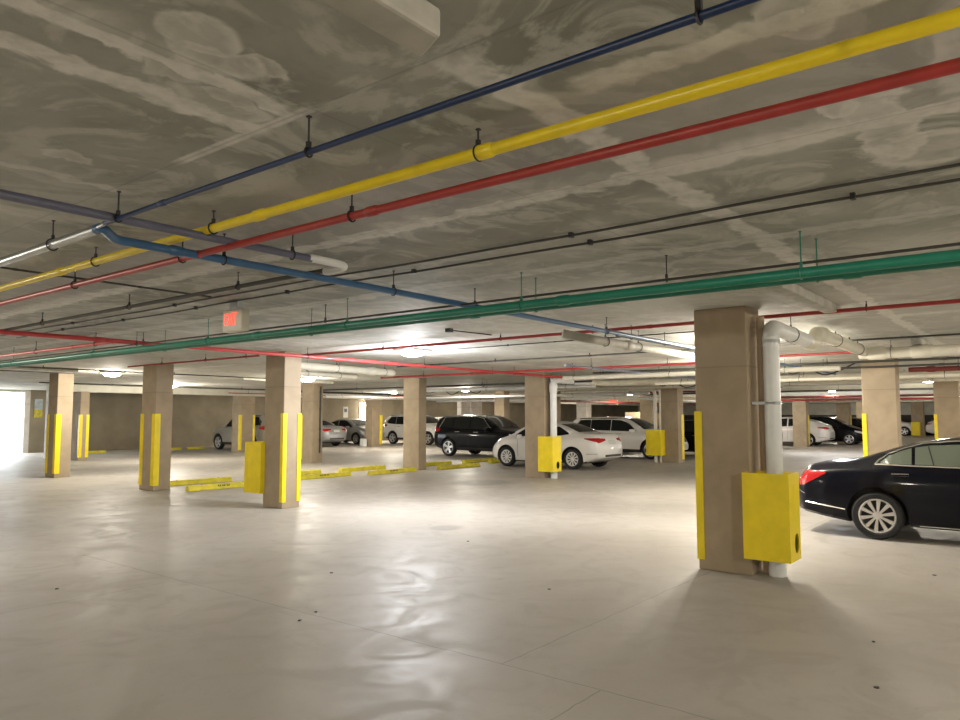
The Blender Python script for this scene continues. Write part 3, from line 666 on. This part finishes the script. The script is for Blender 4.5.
def boolean_arches(bm, sp, paint):
    me = bpy.data.meshes.new('body'); bm.to_mesh(me); me.materials.append(paint); me.materials.append(M['trim'])
    tmp = bpy.data.objects.new('tmp', me); COL.objects.link(tmp)
    cb = bmesh.new(); r = sp['r']+.055
    for x in (sp['ax0'], sp['ax1']):
        for s in (-1, 1):
            tube(cb, [(x, s*(sp['hw']-.26), sp['r']+.01), (x, s*(sp['hw']+.3), sp['r']+.01)], r, 32)
    cm = bpy.data.meshes.new('cut'); bmesh.ops.recalc_face_normals(cb, faces=cb.faces); cb.to_mesh(cm); cb.free(); cm.materials.append(M['trim'])
    cut = bpy.data.objects.new('cut', cm); COL.objects.link(cut)
    md = tmp.modifiers.new('b', 'BOOLEAN'); md.object = cut; md.operation = 'DIFFERENCE'; md.solver = 'EXACT'; md.material_mode = 'TRANSFER'
    bpy.context.view_layer.update()
    res = bpy.data.meshes.new_from_object(tmp.evaluated_get(bpy.context.evaluated_depsgraph_get()))
    bpy.data.objects.remove(tmp); bpy.data.objects.remove(cut); bpy.data.meshes.remove(me); bpy.data.meshes.remove(cm)
    ti = list(res.materials).index(M['trim']) if M['trim'] in list(res.materials) else 0
    clad = sp.get('clad', .0)
    for p in res.polygons:
        p.use_smooth = True
        if p.center.z < sp['zb']+.07 + clad: p.material_index = ti
    res.set_sharp_from_angle(angle=math.radians(38))
    return res
def patch(bvh, lo, hi, a0, a1, axis, sign, nx=14, nz=6, off=.006, thick=.012):
    """a thin solid panel laid on the body. axis 'y': (a=x, b=z) seen from the side; 'x': (a=y, b=z) seen from the end; 'z': (a=x, b=y) from above."""
    bm = bmesh.new(); grid = []
    for i in range(nx+1):
        a = a0+(a1-a0)*i/nx; l, h = interp(lo, a), interp(hi, a); row = []
        for j in range(nz+1):
            b = l+(h-l)*j/nz
            if axis == 'y': o, d = Vector((a, sign*3, b)), Vector((0, -sign, 0))
            elif axis == 'x': o, d = Vector((sign*9 if sign > 0 else -4, a, b)), Vector((-sign, 0, 0))
            else: o, d = Vector((a, b, 4)), Vector((0, 0, -1))
            hit = bvh.ray_cast(o, d)
            if hit[0] is None: row.append(None); continue
            row.append((hit[0], -d, hit[1] if hit[1].dot(-d) > 0 else -hit[1]))
        grid.append(row)
    def vv(off_): return [[bm.verts.new(q[0]+(q[2]*.5+q[1]*.5).normalized()*off_) if q else None for q in row] for row in grid]
    A, B = vv(off), vv(off-thick)
    for i in range(nx):
        for j in range(nz):
            q = [(i, j), (i+1, j), (i+1, j+1), (i, j+1)]
            if all(grid[u][v] for u, v in q):
                bm.faces.new([A[u][v] for u, v in q]); bm.faces.new([B[u][v] for u, v in q][::-1])
                for (u, v), (s, t), nb in ((q[0], q[1], (i, j-1)), (q[1], q[2], (i+1, j)), (q[2], q[3], (i, j+1)), (q[3], q[0], (i-1, j))):
                    k, l = nb
                    inside = 0 <= k < nx and 0 <= l < nz and all(grid[e][f] for e, f in ((k, l), (k+1, l), (k+1, l+1), (k, l+1)))
                    if not inside: bm.faces.new((A[u][v], A[s][t], B[s][t], B[u][v]))
    for v in [v for v in bm.verts if not v.link_faces]: bm.verts.remove(v)
    return bm
def strip(bvh, pts, axis, sign, r=.008, n=8):
    P = []
    for (a, b), (c, d) in zip(pts, pts[1:]):
        for i in range(n): P.append((a+(c-a)*i/n, b+(d-b)*i/n))
    P.append(pts[-1]); out = []
    for a, b in P:
        if axis == 'y': o, dd = Vector((a, sign*3, b)), Vector((0, -sign, 0))
        else: o, dd = Vector((9*sign if sign > 0 else -4, a, b)), Vector((-sign, 0, 0))
        h = bvh.ray_cast(o, dd)
        if h[0]: out.append(h[0]-dd*r*.5)
    bm = bmesh.new()
    if len(out) > 1: tube(bm, out, r, 6)
    return bm
def make_wheel(parent, x, y, r, side, style, w=.215, steer=0.):
    """tyre mesh with a rim sub-part; side = +1 when the outer face looks to +y"""
    bm = bmesh.new(); ri = r*(.70 if style != 'cover' else .66)
    prof = [(ri, -w/2+.02), (ri+.02, -w/2), (r-.03, -w/2), (r-.005, -w/2+.03), (r, 0), (r-.005, w/2-.03), (r-.03, w/2), (ri+.02, w/2), (ri, w/2-.02)]
    N = 36; g = [[bm.verts.new((a*math.cos(2*PI*k/N), s, a*math.sin(2*PI*k/N))) for a, s in prof] for k in range(N)]
    for k in range(N):
        q = g[(k+1) % N]
        for j in range(len(prof)): bm.faces.new((g[k][j], g[k][(j+1) % len(prof)], q[(j+1) % len(prof)], q[j]))
    tyre = mk('wheel', bm, M['tyre'], parent, (x, y, r), True)
    bm = bmesh.new(); f = side*(w/2-.02)
    def lathe(prof, N=36):
        g = [[bm.verts.new((a*math.cos(2*PI*k/N), s*side, a*math.sin(2*PI*k/N))) for a, s in prof] for k in range(N)]
        for k in range(N):
            q = g[(k+1) % N]
            for j in range(len(prof)-1): bm.faces.new((g[k][j], g[k][j+1], q[j+1], q[j]))
    e = w/2-.015
    lathe([(ri+.004, e-.05), (ri+.006, e), (ri-.014, e+.004), (ri-.02, e-.012), (ri-.022, -w/2+.03)])
    lathe([(.001, e-.012), (.03, e-.012), (.05, e-.02), (.06, e-.05)])
    ns = {'merc': 10, 'cover': 10, 'suv': 5, 'plain': 5}[style]
    for i in range(ns):
        a = 2*PI*i/ns+.2; u = Vector((math.cos(a), 0, math.sin(a))); t = Vector((-math.sin(a), 0, math.cos(a)))
        w0, w1 = {'merc': (.013, .026), 'cover': (.010, .027), 'suv': (.035, .055), 'plain': (.04, .05)}[style]
        P = []
        for rr, ww, dep in ((.045, w0, e-.02), (ri*.55, (w0+w1)/2, e-.012), (ri-.012, w1, e-.006)):
            for s in (-1, 1): P.append((u*rr+t*ww*s)+Vector((0, dep*side, 0)))
        Q = [p-Vector((0, .02*side, 0)) for p in P]
        V = [bm.verts.new(p) for p in P]+[bm.verts.new(p) for p in Q]
        for f_ in ((0, 1, 3, 2), (2, 3, 5, 4), (6, 8, 9, 7), (8, 10, 11, 9), (0, 2, 8, 6), (2, 4, 10, 8), (1, 7, 9, 3), (3, 9, 11, 5), (4, 5, 11, 10), (0, 6, 7, 1)): bm.faces.new([V[q] for q in f_])
    rim = mk('rim', bm, M['alloyw' if style == 'cover' else 'alloy'], tyre, (0, 0, 0), True)
    bm = bmesh.new(); tube(bm, [(0, side*(e-.075), 0), (0, side*(e-.085), 0)], ri-.01, 30)
    mk('brake_backing', bm, M['trim'], tyre)
    return tyre
def build_car(sp, loc, heading, label, paint, name='car', detail=True, cat='car', glass='glass', style='plain', plate=True):
    """local +x = forward, origin under the rear bumper's middle"""
    ang = {'+Y': PI/2, '-Y': -PI/2, '+X': 0, '-X': PI}[heading] if isinstance(heading, str) else heading
    root = empty(name, loc, ang); tag(root, label, cat)
    bm = car_body(sp); bvh = BVHTree.FromBMesh(bm)
    me = boolean_arches(bm, sp, M[paint]); bm.free(); link('body', me, None, root)
    for nm, lo, hi, a0, a1 in sp['side']:
        for s in (-1, 1):
            b = patch(bvh, lo, hi, a0, a1, 'y', s, 16, 6)
            mk(nm, b, M[glass if nm.endswith('window') else {'headlight': 'head', 'taillight': 'tail'}.get(nm, 'trim')], root, smooth=True)
    for nm, lo, hi, a0, a1 in sp['topp']:
        mk(nm, patch(bvh, lo, hi, a0, a1, 'z', 1, 16, 14), M[glass], root, smooth=True)
    for nm, lo, hi, a0, a1, sg, mm in sp['end']:
        for s in ((1, -1) if a0*a1 > 0 else (1,)):
            l2 = [(q[0]*s, q[1]) for q in lo][::s]; h2 = [(q[0]*s, q[1]) for q in hi][::s]
            mk(nm, patch(bvh, l2, h2, min(a0*s, a1*s), max(a0*s, a1*s), 'x', sg, 10, 5), M[mm], root, smooth=True)
    if detail:
        for pts, r, mm, nm in sp['strips']:
            for s in (-1, 1):
                b = strip(bvh, pts, 'y', s, r)
                if len(b.verts): mk(nm, b, M[mm], root, smooth=True)
                else: b.free()
        for s in (-1, 1):    # mirrors
            x, z = sp['mirror']; h = bvh.ray_cast(Vector((x, s*3, z)), Vector((0, -s, 0)))
            if h[0]:
                y = h[0].y; b = bmesh.new(); box(b, (-.07, min(0, s*.20)+0, -.06), (.08, max(0, s*.20), .08), .035)
                for v in b.verts: v.co.x -= abs(v.co.y)*.25
                mk('wing_mirror', b, M[paint], root, (x, y+s*.02, z), smooth=True)
    for x in (sp['ax0'], sp['ax1']):
        for s in (-1, 1): make_wheel(root, x, s*(sp['hw']-.115), sp['r'], s, style)
    return root

def shift(t, dx=0, dz=0): return [(a+dx, b+dz) for a, b in t]
sedan = dict(L=4.62, hw=.905, r=.325, ax0=1.02, ax1=3.72, zb=.18,
    top=[(0, .62), (.03, .86), (.10, 1.06), (.22, 1.10), (.85, 1.13), (1.5, 1.36), (1.95, 1.475), (2.4, 1.50), (2.75, 1.46), (3.0, 1.36), (3.72, 1.03), (4.2, .90), (4.5, .74), (4.6, .60), (4.62, .5)],
    belt=[(0, .60), (.1, .95), (.8, 1.0), (2.2, .95), (3.6, .92), (4.2, .80), (4.62, .48)],
    bot=[(0, .38), (.35, .27), (.6, .19), (4.1, .17), (4.62, .30)],
    wid=[(0, .58), (.03, .68), (.12, .79), (.4, .865), (.9, .90), (3.6, .905), (4.1, .87), (4.4, .77), (4.55, .62), (4.62, .45)],
    mirror=(3.12, .98),
    side=[('side_window', [(1.18, 1.08), (1.5, 1.04), (2.05, 1.02)], [(1.18, 1.12), (1.5, 1.28), (1.8, 1.385), (2.05, 1.41)], 1.18, 2.05),
          ('side_window', [(2.11, 1.015), (3.35, .99)], [(2.11, 1.415), (2.5, 1.41), (2.8, 1.33), (3.1, 1.18), (3.35, 1.03)], 2.11, 3.33),
          ('headlight', [(4.0, .76), (4.45, .62)], [(4.0, .84), (4.45, .74)], 4.02, 4.48),
          ('taillight', [(.08, .84), (.55, .94)], [(.08, .98), (.55, .97)], .07, .58)],
    topp=[('rear_window', [(.9, -.58), (1.5, -.52)], [(.9, .58), (1.5, .52)], .92, 1.66), ('windshield', [(2.85, -.50), (3.62, -.66)], [(2.85, .50), (3.62, .66)], 2.84, 3.58)],
    end=[('taillight', [(.38, .90), (.78, .82)], [(.38, .96), (.78, .98)], .36, .76, -1, 'tail'), ('license_plate', [(-.2, .78), (.2, .78)], [(-.2, .91), (.2, .91)], -.2, .2, -1, 'plate'),
         ('rear_diffuser', [(-.5, .40), (.5, .40)], [(-.5, .47), (.5, .47)], -.5, .5, -1, 'trim'),
         ('grille', [(-.4, .5), (.4, .5)], [(-.4, .64), (.4, .64)], -.38, .38, 1, 'trim')],
    strips=[([(2.08, .30), (2.08, .97)], .004, 'trim', 'door_seam'), ([(3.2, .35), (3.22, .95)], .004, 'trim', 'door_seam'), ([(1.55, .86), (1.75, .87)], .012, 'chrome', 'door_handle'), ([(2.5, .85), (2.7, .86)], .012, 'chrome', 'door_handle'), ([(.12, .5), (.5, .49)], .006, 'trim', 'bumper_seam')])
import copy
merc = dict(L=4.85, hw=.93, r=.318, ax0=1.05, ax1=3.99, zb=.17, sm=.10,
    top=[(0, .70), (.04, .86), (.10, .955), (.25, .985), (.72, 1.03), (1.05, 1.15), (1.4, 1.27), (1.85, 1.36), (2.4, 1.40), (2.8, 1.395), (3.1, 1.33), (3.82, 1.02), (4.4, .92), (4.7, .8), (4.82, .66), (4.85, .5)],
    belt=[(0, .68), (.1, .86), (.7, .93), (1.2, .945), (2.4, .945), (3.7, .92), (4.4, .83), (4.85, .48)],
    bot=[(0, .30), (.35, .24), (.7, .19), (4.3, .16), (4.85, .26)],
    wid=[(0, .64), (.03, .74), (.12, .83), (.4, .89), (.95, .925), (3.7, .93), (4.2, .90), (4.6, .78), (4.79, .62), (4.85, .45)],
    mirror=(3.17, .99),
    side=[('side_window', [(1.10, 1.01), (1.47, 1.01)], [(1.10, 1.03), (1.2, 1.115), (1.35, 1.185), (1.47, 1.225)], 1.10, 1.47),
          ('side_window', [(1.51, 1.01), (2.24, 1.0)], [(1.51, 1.23), (1.7, 1.265), (2.24, 1.295)], 1.51, 2.22),
          ('side_window', [(2.31, 1.0), (3.5, .98)], [(2.31, 1.295), (2.7, 1.29), (3.1, 1.20), (3.5, 1.0)], 2.31, 3.48),
          ('headlight', [(4.27, .71), (4.7, .6)], [(4.27, .85), (4.7, .74)], 4.28, 4.7),
          ('taillight', [(.03, .66), (.12, .68), (.42, .85)], [(.03, .865), (.2, .885), (.42, .87)], .03, .42)],
    topp=[('rear_window', [(.78, -.60), (1.45, -.52)], [(.78, .60), (1.45, .52)], .80, 1.55), ('windshield', [(3.0, -.50), (3.72, -.66)], [(3.0, .50), (3.72, .66)], 3.0, 3.70)],
    end=[('taillight', [(.40, .74), (.80, .68)], [(.40, .85), (.80, .865)], .40, .80, -1, 'tail'), ('license_plate', [(-.25, .64), (.25, .64)], [(-.25, .76), (.25, .76)], -.25, .25, -1, 'plate'),
         ('grille', [(-.4, .48), (.4, .48)], [(-.4, .68), (.4, .68)], -.38, .38, 1, 'trim')],
    strips=[([(1.03, 1.0), (1.08, 1.06), (1.2, 1.145), (1.37, 1.22), (1.6, 1.285), (1.9, 1.325), (2.3, 1.34), (2.75, 1.325), (3.1, 1.24), (3.56, .99)], .010, 'chrome', 'window_trim'),
            ([(1.03, 1.0), (2.3, .99), (3.56, .97)], .010, 'chrome', 'window_trim'),
            ([(1.72, 1.01), (1.66, 1.25)], .008, 'trim', 'quarter_pillar'),
            ([(.14, .44), (.66, .375)], .009, 'chrome', 'bumper_trim'), ([(1.54, .225), (3.4, .225)], .010, 'chrome', 'sill_trim'),
            ([(1.24, .865), (1.44, .87)], .013, 'pdark', 'door_handle'), ([(1.24, .882), (1.44, .887)], .007, 'chrome', 'handle_trim'), ([(2.45, .86), (2.7, .865)], .013, 'pdark', 'door_handle'),
            ([(2.25, .26), (2.25, .97)], .003, 'trim', 'door_seam'),
            ([(.02, .60), (.06, .58), (.12, .555)], .005, 'chrome', 'reflector'), ([(.03, .325), (.12, .30)], .013, 'chrome', 'exhaust_tip')])
suv = dict(L=4.72, hw=.95, r=.365, ax0=.98, ax1=3.80, zb=.24, clad=.10, lean=.28,
    top=[(0, .85), (.03, 1.15), (.15, 1.45), (.35, 1.66), (.6, 1.71), (1.6, 1.745), (2.4, 1.73), (2.75, 1.66), (3.05, 1.50), (3.55, 1.18), (4.2, 1.08), (4.55, .95), (4.68, .8), (4.72, .6)],
    belt=[(0, .8), (.1, 1.08), (.8, 1.12), (3.5, 1.07), (4.2, .98), (4.72, .6)],
    bot=[(0, .42), (.4, .32), (.7, .26), (4.1, .24), (4.72, .38)],
    wid=[(0, .66), (.04, .76), (.15, .86), (.4, .92), (.9, .945), (3.6, .95), (4.2, .92), (4.5, .82), (4.66, .68), (4.72, .5)],
    mirror=(3.12, 1.14),
    side=[('side_window', [(.45, 1.22), (1.2, 1.17)], [(.45, 1.4), (.7, 1.60), (1.2, 1.62)], .42, 1.175),
          ('side_window', [(1.2, 1.17), (2.1, 1.15)], [(1.2, 1.62), (2.1, 1.62)], 1.195, 2.085),
          ('side_window', [(2.11, 1.15), (3.2, 1.13)], [(2.11, 1.62), (2.5, 1.60), (2.8, 1.50), (3.2, 1.18)], 2.11, 3.18),
          ('headlight', [(4.1, .86), (4.55, .78)], [(4.1, .98), (4.55, .90)], 4.12, 4.58),
          ('taillight', [(.1, 1.0), (.5, 1.05)], [(.1, 1.2), (.5, 1.14)], .10, .48)],
    topp=[('windshield', [(2.72, -.56), (3.5, -.70)], [(2.72, .56), (3.5, .70)], 2.74, 3.46)],
    end=[('rear_window', [(-.6, 1.2), (.6, 1.2)], [(-.6, 1.55), (.6, 1.55)], -.58, .58, -1, 'glass'), ('taillight', [(.5, .98), (.85, .98)], [(.5, 1.12), (.85, 1.14)], .5, .82, -1, 'tail'),
         ('license_plate', [(-.2, .85), (.2, .85)], [(-.2, .97), (.2, .97)], -.2, .2, -1, 'plate'),
         ('grille', [(-.5, .7), (.5, .7)], [(-.5, .9), (.5, .9)], -.48, .48, 1, 'trim'), ('headlight', [(.52, .74), (.78, .76)], [(.52, .88), (.78, .88)], .52, .76, 1, 'head')],
    strips=[([(.42, 1.20), (.68, 1.635), (1.4, 1.655), (2.4, 1.65), (2.75, 1.58), (3.22, 1.15)], .012, 'chrome', 'window_trim'),
            ([(2.08, .38), (2.08, 1.1)], .004, 'trim', 'door_seam'), ([(1.18, .9), (1.2, 1.1)], .004, 'trim', 'door_seam'), ([(1.35, 1.03), (1.6, 1.035)], .013, 'chrome', 'door_handle'), ([(2.35, 1.02), (2.6, 1.025)], .013, 'chrome', 'door_handle'),
            ([(.6, 1.66), (2.5, 1.68)], .018, 'trim', 'roof_rail')])
hatch = copy.deepcopy(sedan)
hatch.update(L=4.55, hw=.92, r=.335, top=[(0, .7), (.03, .95), (.12, 1.14), (.3, 1.20), (.9, 1.42), (1.6, 1.58), (2.3, 1.62), (2.7, 1.56), (3.0, 1.44), (3.7, 1.06), (4.2, .92), (4.45, .76), (4.53, .6), (4.55, .5)],
    belt=[(0, .68), (.1, 1.03), (.8, 1.08), (3.5, .98), (4.1, .86), (4.55, .48)])
hatch['wid'] = [(0, .62), (.03, .72), (.12, .83), (.4, .89), (.9, .92), (3.6, .92), (4.1, .87), (4.4, .74), (4.5, .58), (4.55, .45)]
hatch['side'][0] = ('side_window', [(.95, 1.16), (2.05, 1.09)], [(.95, 1.2), (1.4, 1.42), (1.8, 1.5), (2.05, 1.52)], .95, 2.05)
hatch['side'][1] = ('side_window', [(2.11, 1.085), (3.35, 1.03)], [(2.11, 1.52), (2.5, 1.5), (2.8, 1.42), (3.1, 1.25), (3.35, 1.07)], 2.11, 3.33)
hatch['side'][3] = ('taillight', [(.06, .93), (.5, 1.0)], [(.06, 1.07), (.5, 1.04)], .06, .52)
hatch['end'] = [e for e in hatch['end'] if e[0] not in ('taillight',)] + [('taillight', [(.38, .95), (.82, .92)], [(.38, 1.02), (.82, 1.06)], .36, .78, -1, 'tail')]

def scaled(sp, kx=1., kz=1.):
    q = copy.deepcopy(sp)
    for k in ('top', 'belt', 'bot'): q[k] = [(a*kx, b*kz) for a, b in sp[k]]
    q['wid'] = [(a*kx, b) for a, b in sp['wid']]; q['mirror'] = (sp['mirror'][0]*kx, sp['mirror'][1]*kz)
    for k in ('L', 'ax0', 'ax1'): q[k] = sp[k]*kx
    f = lambda t: [(a*kx, b*kz) for a, b in t]
    q['side'] = [(n, f(lo), f(hi), a*kx, b*kx) for n, lo, hi, a, b in sp['side']]
    q['topp'] = [(n, [(a*kx, b) for a, b in lo], [(a*kx, b) for a, b in hi], a0*kx, a1*kx) for n, lo, hi, a0, a1 in sp['topp']]
    q['end'] = [(n, [(a, b*kz) for a, b in lo], [(a, b*kz) for a, b in hi], a0, a1, sg, mm) for n, lo, hi, a0, a1, sg, mm in sp['end']]
    q['strips'] = [(f(p), r, m, n) for p, r, m, n in sp['strips']]
    return q
# loc = centre of the rear bumper on the floor
build_car(merc, (11.05+.93, 3.03, 0), '-Y', 'black luxury sedan at the right, chrome-edged windows and ten-spoke alloy wheel', 'pdark', 'sedan', glass='glassg', style='merc')
build_car(scaled(sedan, .93), (19.55+.905, 10.90, 0), '+Y', 'white sedan with red tail lamp parked behind the yellow box column', 'pwhite', 'sedan', style='cover')
build_car(scaled(suv, .98, .98), (22.95+.95, 20.78, 0), '-Y', 'black SUV with five-spoke alloys parked beyond the wheel stops', 'pblack', 'suv', cat='car', style='suv')
build_car(scaled(suv, 1., .93), (26.0+.95, 16.1, 0), '-Y', 'white SUV with dark windows parked beyond the white sedan', 'pwhite', 'suv', style='suv')
build_car(hatch, (42.5+.92, 9.8, 0), '+Y', 'far white hatchback with red lamp behind a tan column at right', 'pwhite', 'hatchback', style='plain')
build_car(sedan, (28.9+.9, 14.3, 0), '-Y', 'black sedan mostly hidden between the white SUV and the nearest column', 'pblack', 'sedan', style='plain')
build_car(suv, (20.55+.95, 29.0, 0), '+Y', 'beige SUV parked nose to the back wall behind the broad tan column', 'pbeige', 'suv', style='plain')
build_car(sedan, (25.3+.9, 30.45, 0), '+Y', 'silver sedan seen from behind by the back wall', 'psilver', 'sedan', style='plain')
build_car(sedan, (29.2+.9, 36.05, 0), '-Y', 'pale grey sedan showing one dark wheel just right of the silver sedan', 'psilver', 'sedan', style='plain')
build_car(suv, (30.9+.95, 32.0, 0), '-Y', 'white crossover partly hidden behind the column left of the black SUV', 'pwhite', 'suv', style='plain')
build_car(hatch, (33.8+.92, 32.2, 0), '-Y', 'pale hatchback showing behind the rear of the black SUV', 'pwhite', 'hatchback', style='plain')
build_car(sedan, (29.2+.9, 19.6, 0), '-Y', 'grey sedan whose roof shows between the white sedan and the white SUV', 'pgrey', 'sedan', style='plain')
build_car(hatch, (46.8, 13.2, 0), '-Y', 'dark car in the distance right of the far white hatchback', 'pblack', 'hatchback', style='plain')
build_car(scaled(suv,1,.92), (53.6, 13.2, 0), '-Y', 'farther dark SUV with bright wheels left of the wide column', 'pblack', 'suv', style='suv')
build_car(hatch, (38.4, 11.15, 0), '+Y', 'grey car end showing beside the white drain pipe at right', 'pgrey', 'hatchback', style='plain')
build_car(suv, (70.8, 14., 0), '-Y', 'tiny white van-like SUV far off between the two wide columns', 'pwhite', 'suv', style='plain')
build_car(hatch, (69.9, 8.6, 0), '-Y', 'tiny white hatchback far off beside the rightmost column', 'pwhite', 'hatchback', style='plain')

# small pieces of debris on the floor
for i, (x, y) in enumerate(((4.1, 5.0), (3.85, 4.9), (6.1, 1.15), (5.1, .95), (3.1, 7.6), (7.6, 6.2), (6.0, 3.9), (9., 1.1), (5.2, 6.1))):
    bm = bmesh.new(); n = 6; v = [bm.verts.new((.016*math.cos(k*1.05+i)*random.uniform(.5, 1.4), .016*math.sin(k*1.05+i)*random.uniform(.5, 1.4), .001)) for k in range(n)]
    f = bm.faces.new(v); g = bmesh.ops.extrude_face_region(bm, geom=[f]); bmesh.ops.translate(bm, vec=(.002, 0, .006), verts=[q for q in g['geom'] if isinstance(q, bmesh.types.BMVert)])
    o = mk('leaf_scrap', bm, M['cable'], None, (x, y, 0)); tag(o, 'tiny dark leaf scrap lying on the bare floor', 'debris', 'scraps on the floor')

# ------------------------------------------------------------------ camera, world, output
cam = bpy.data.cameras.new('camera'); co = bpy.data.objects.new('camera', cam); COL.objects.link(co)
co.location = (0, 0, 1.65); pit = math.atan2(56, 732); yaw = math.radians(38.3)
co.rotation_euler = (PI/2+pit, 0, yaw-PI/2); cam.sensor_width = 36; cam.lens = 732/960*36; cam.clip_end = 400; cam.clip_start = .05
S.camera = co
w = bpy.data.worlds.new('world'); S.world = w; w.use_nodes = True
bg = w.node_tree.nodes['Background']; bg.inputs[0].default_value = (.88, .95, 1., 1); bg.inputs[1].default_value = 8.
S.view_settings.view_transform = 'Standard'; S.view_settings.look = 'None'; S.view_settings.gamma = 1; S.view_settings.use_curve_mapping = False
S.view_settings.exposure = .75
S.cycles.use_denoising = True; S.cycles.max_bounces = 7; S.cycles.diffuse_bounces = 5; S.cycles.glossy_bounces = 3
S.cycles.sample_clamp_indirect = 6.
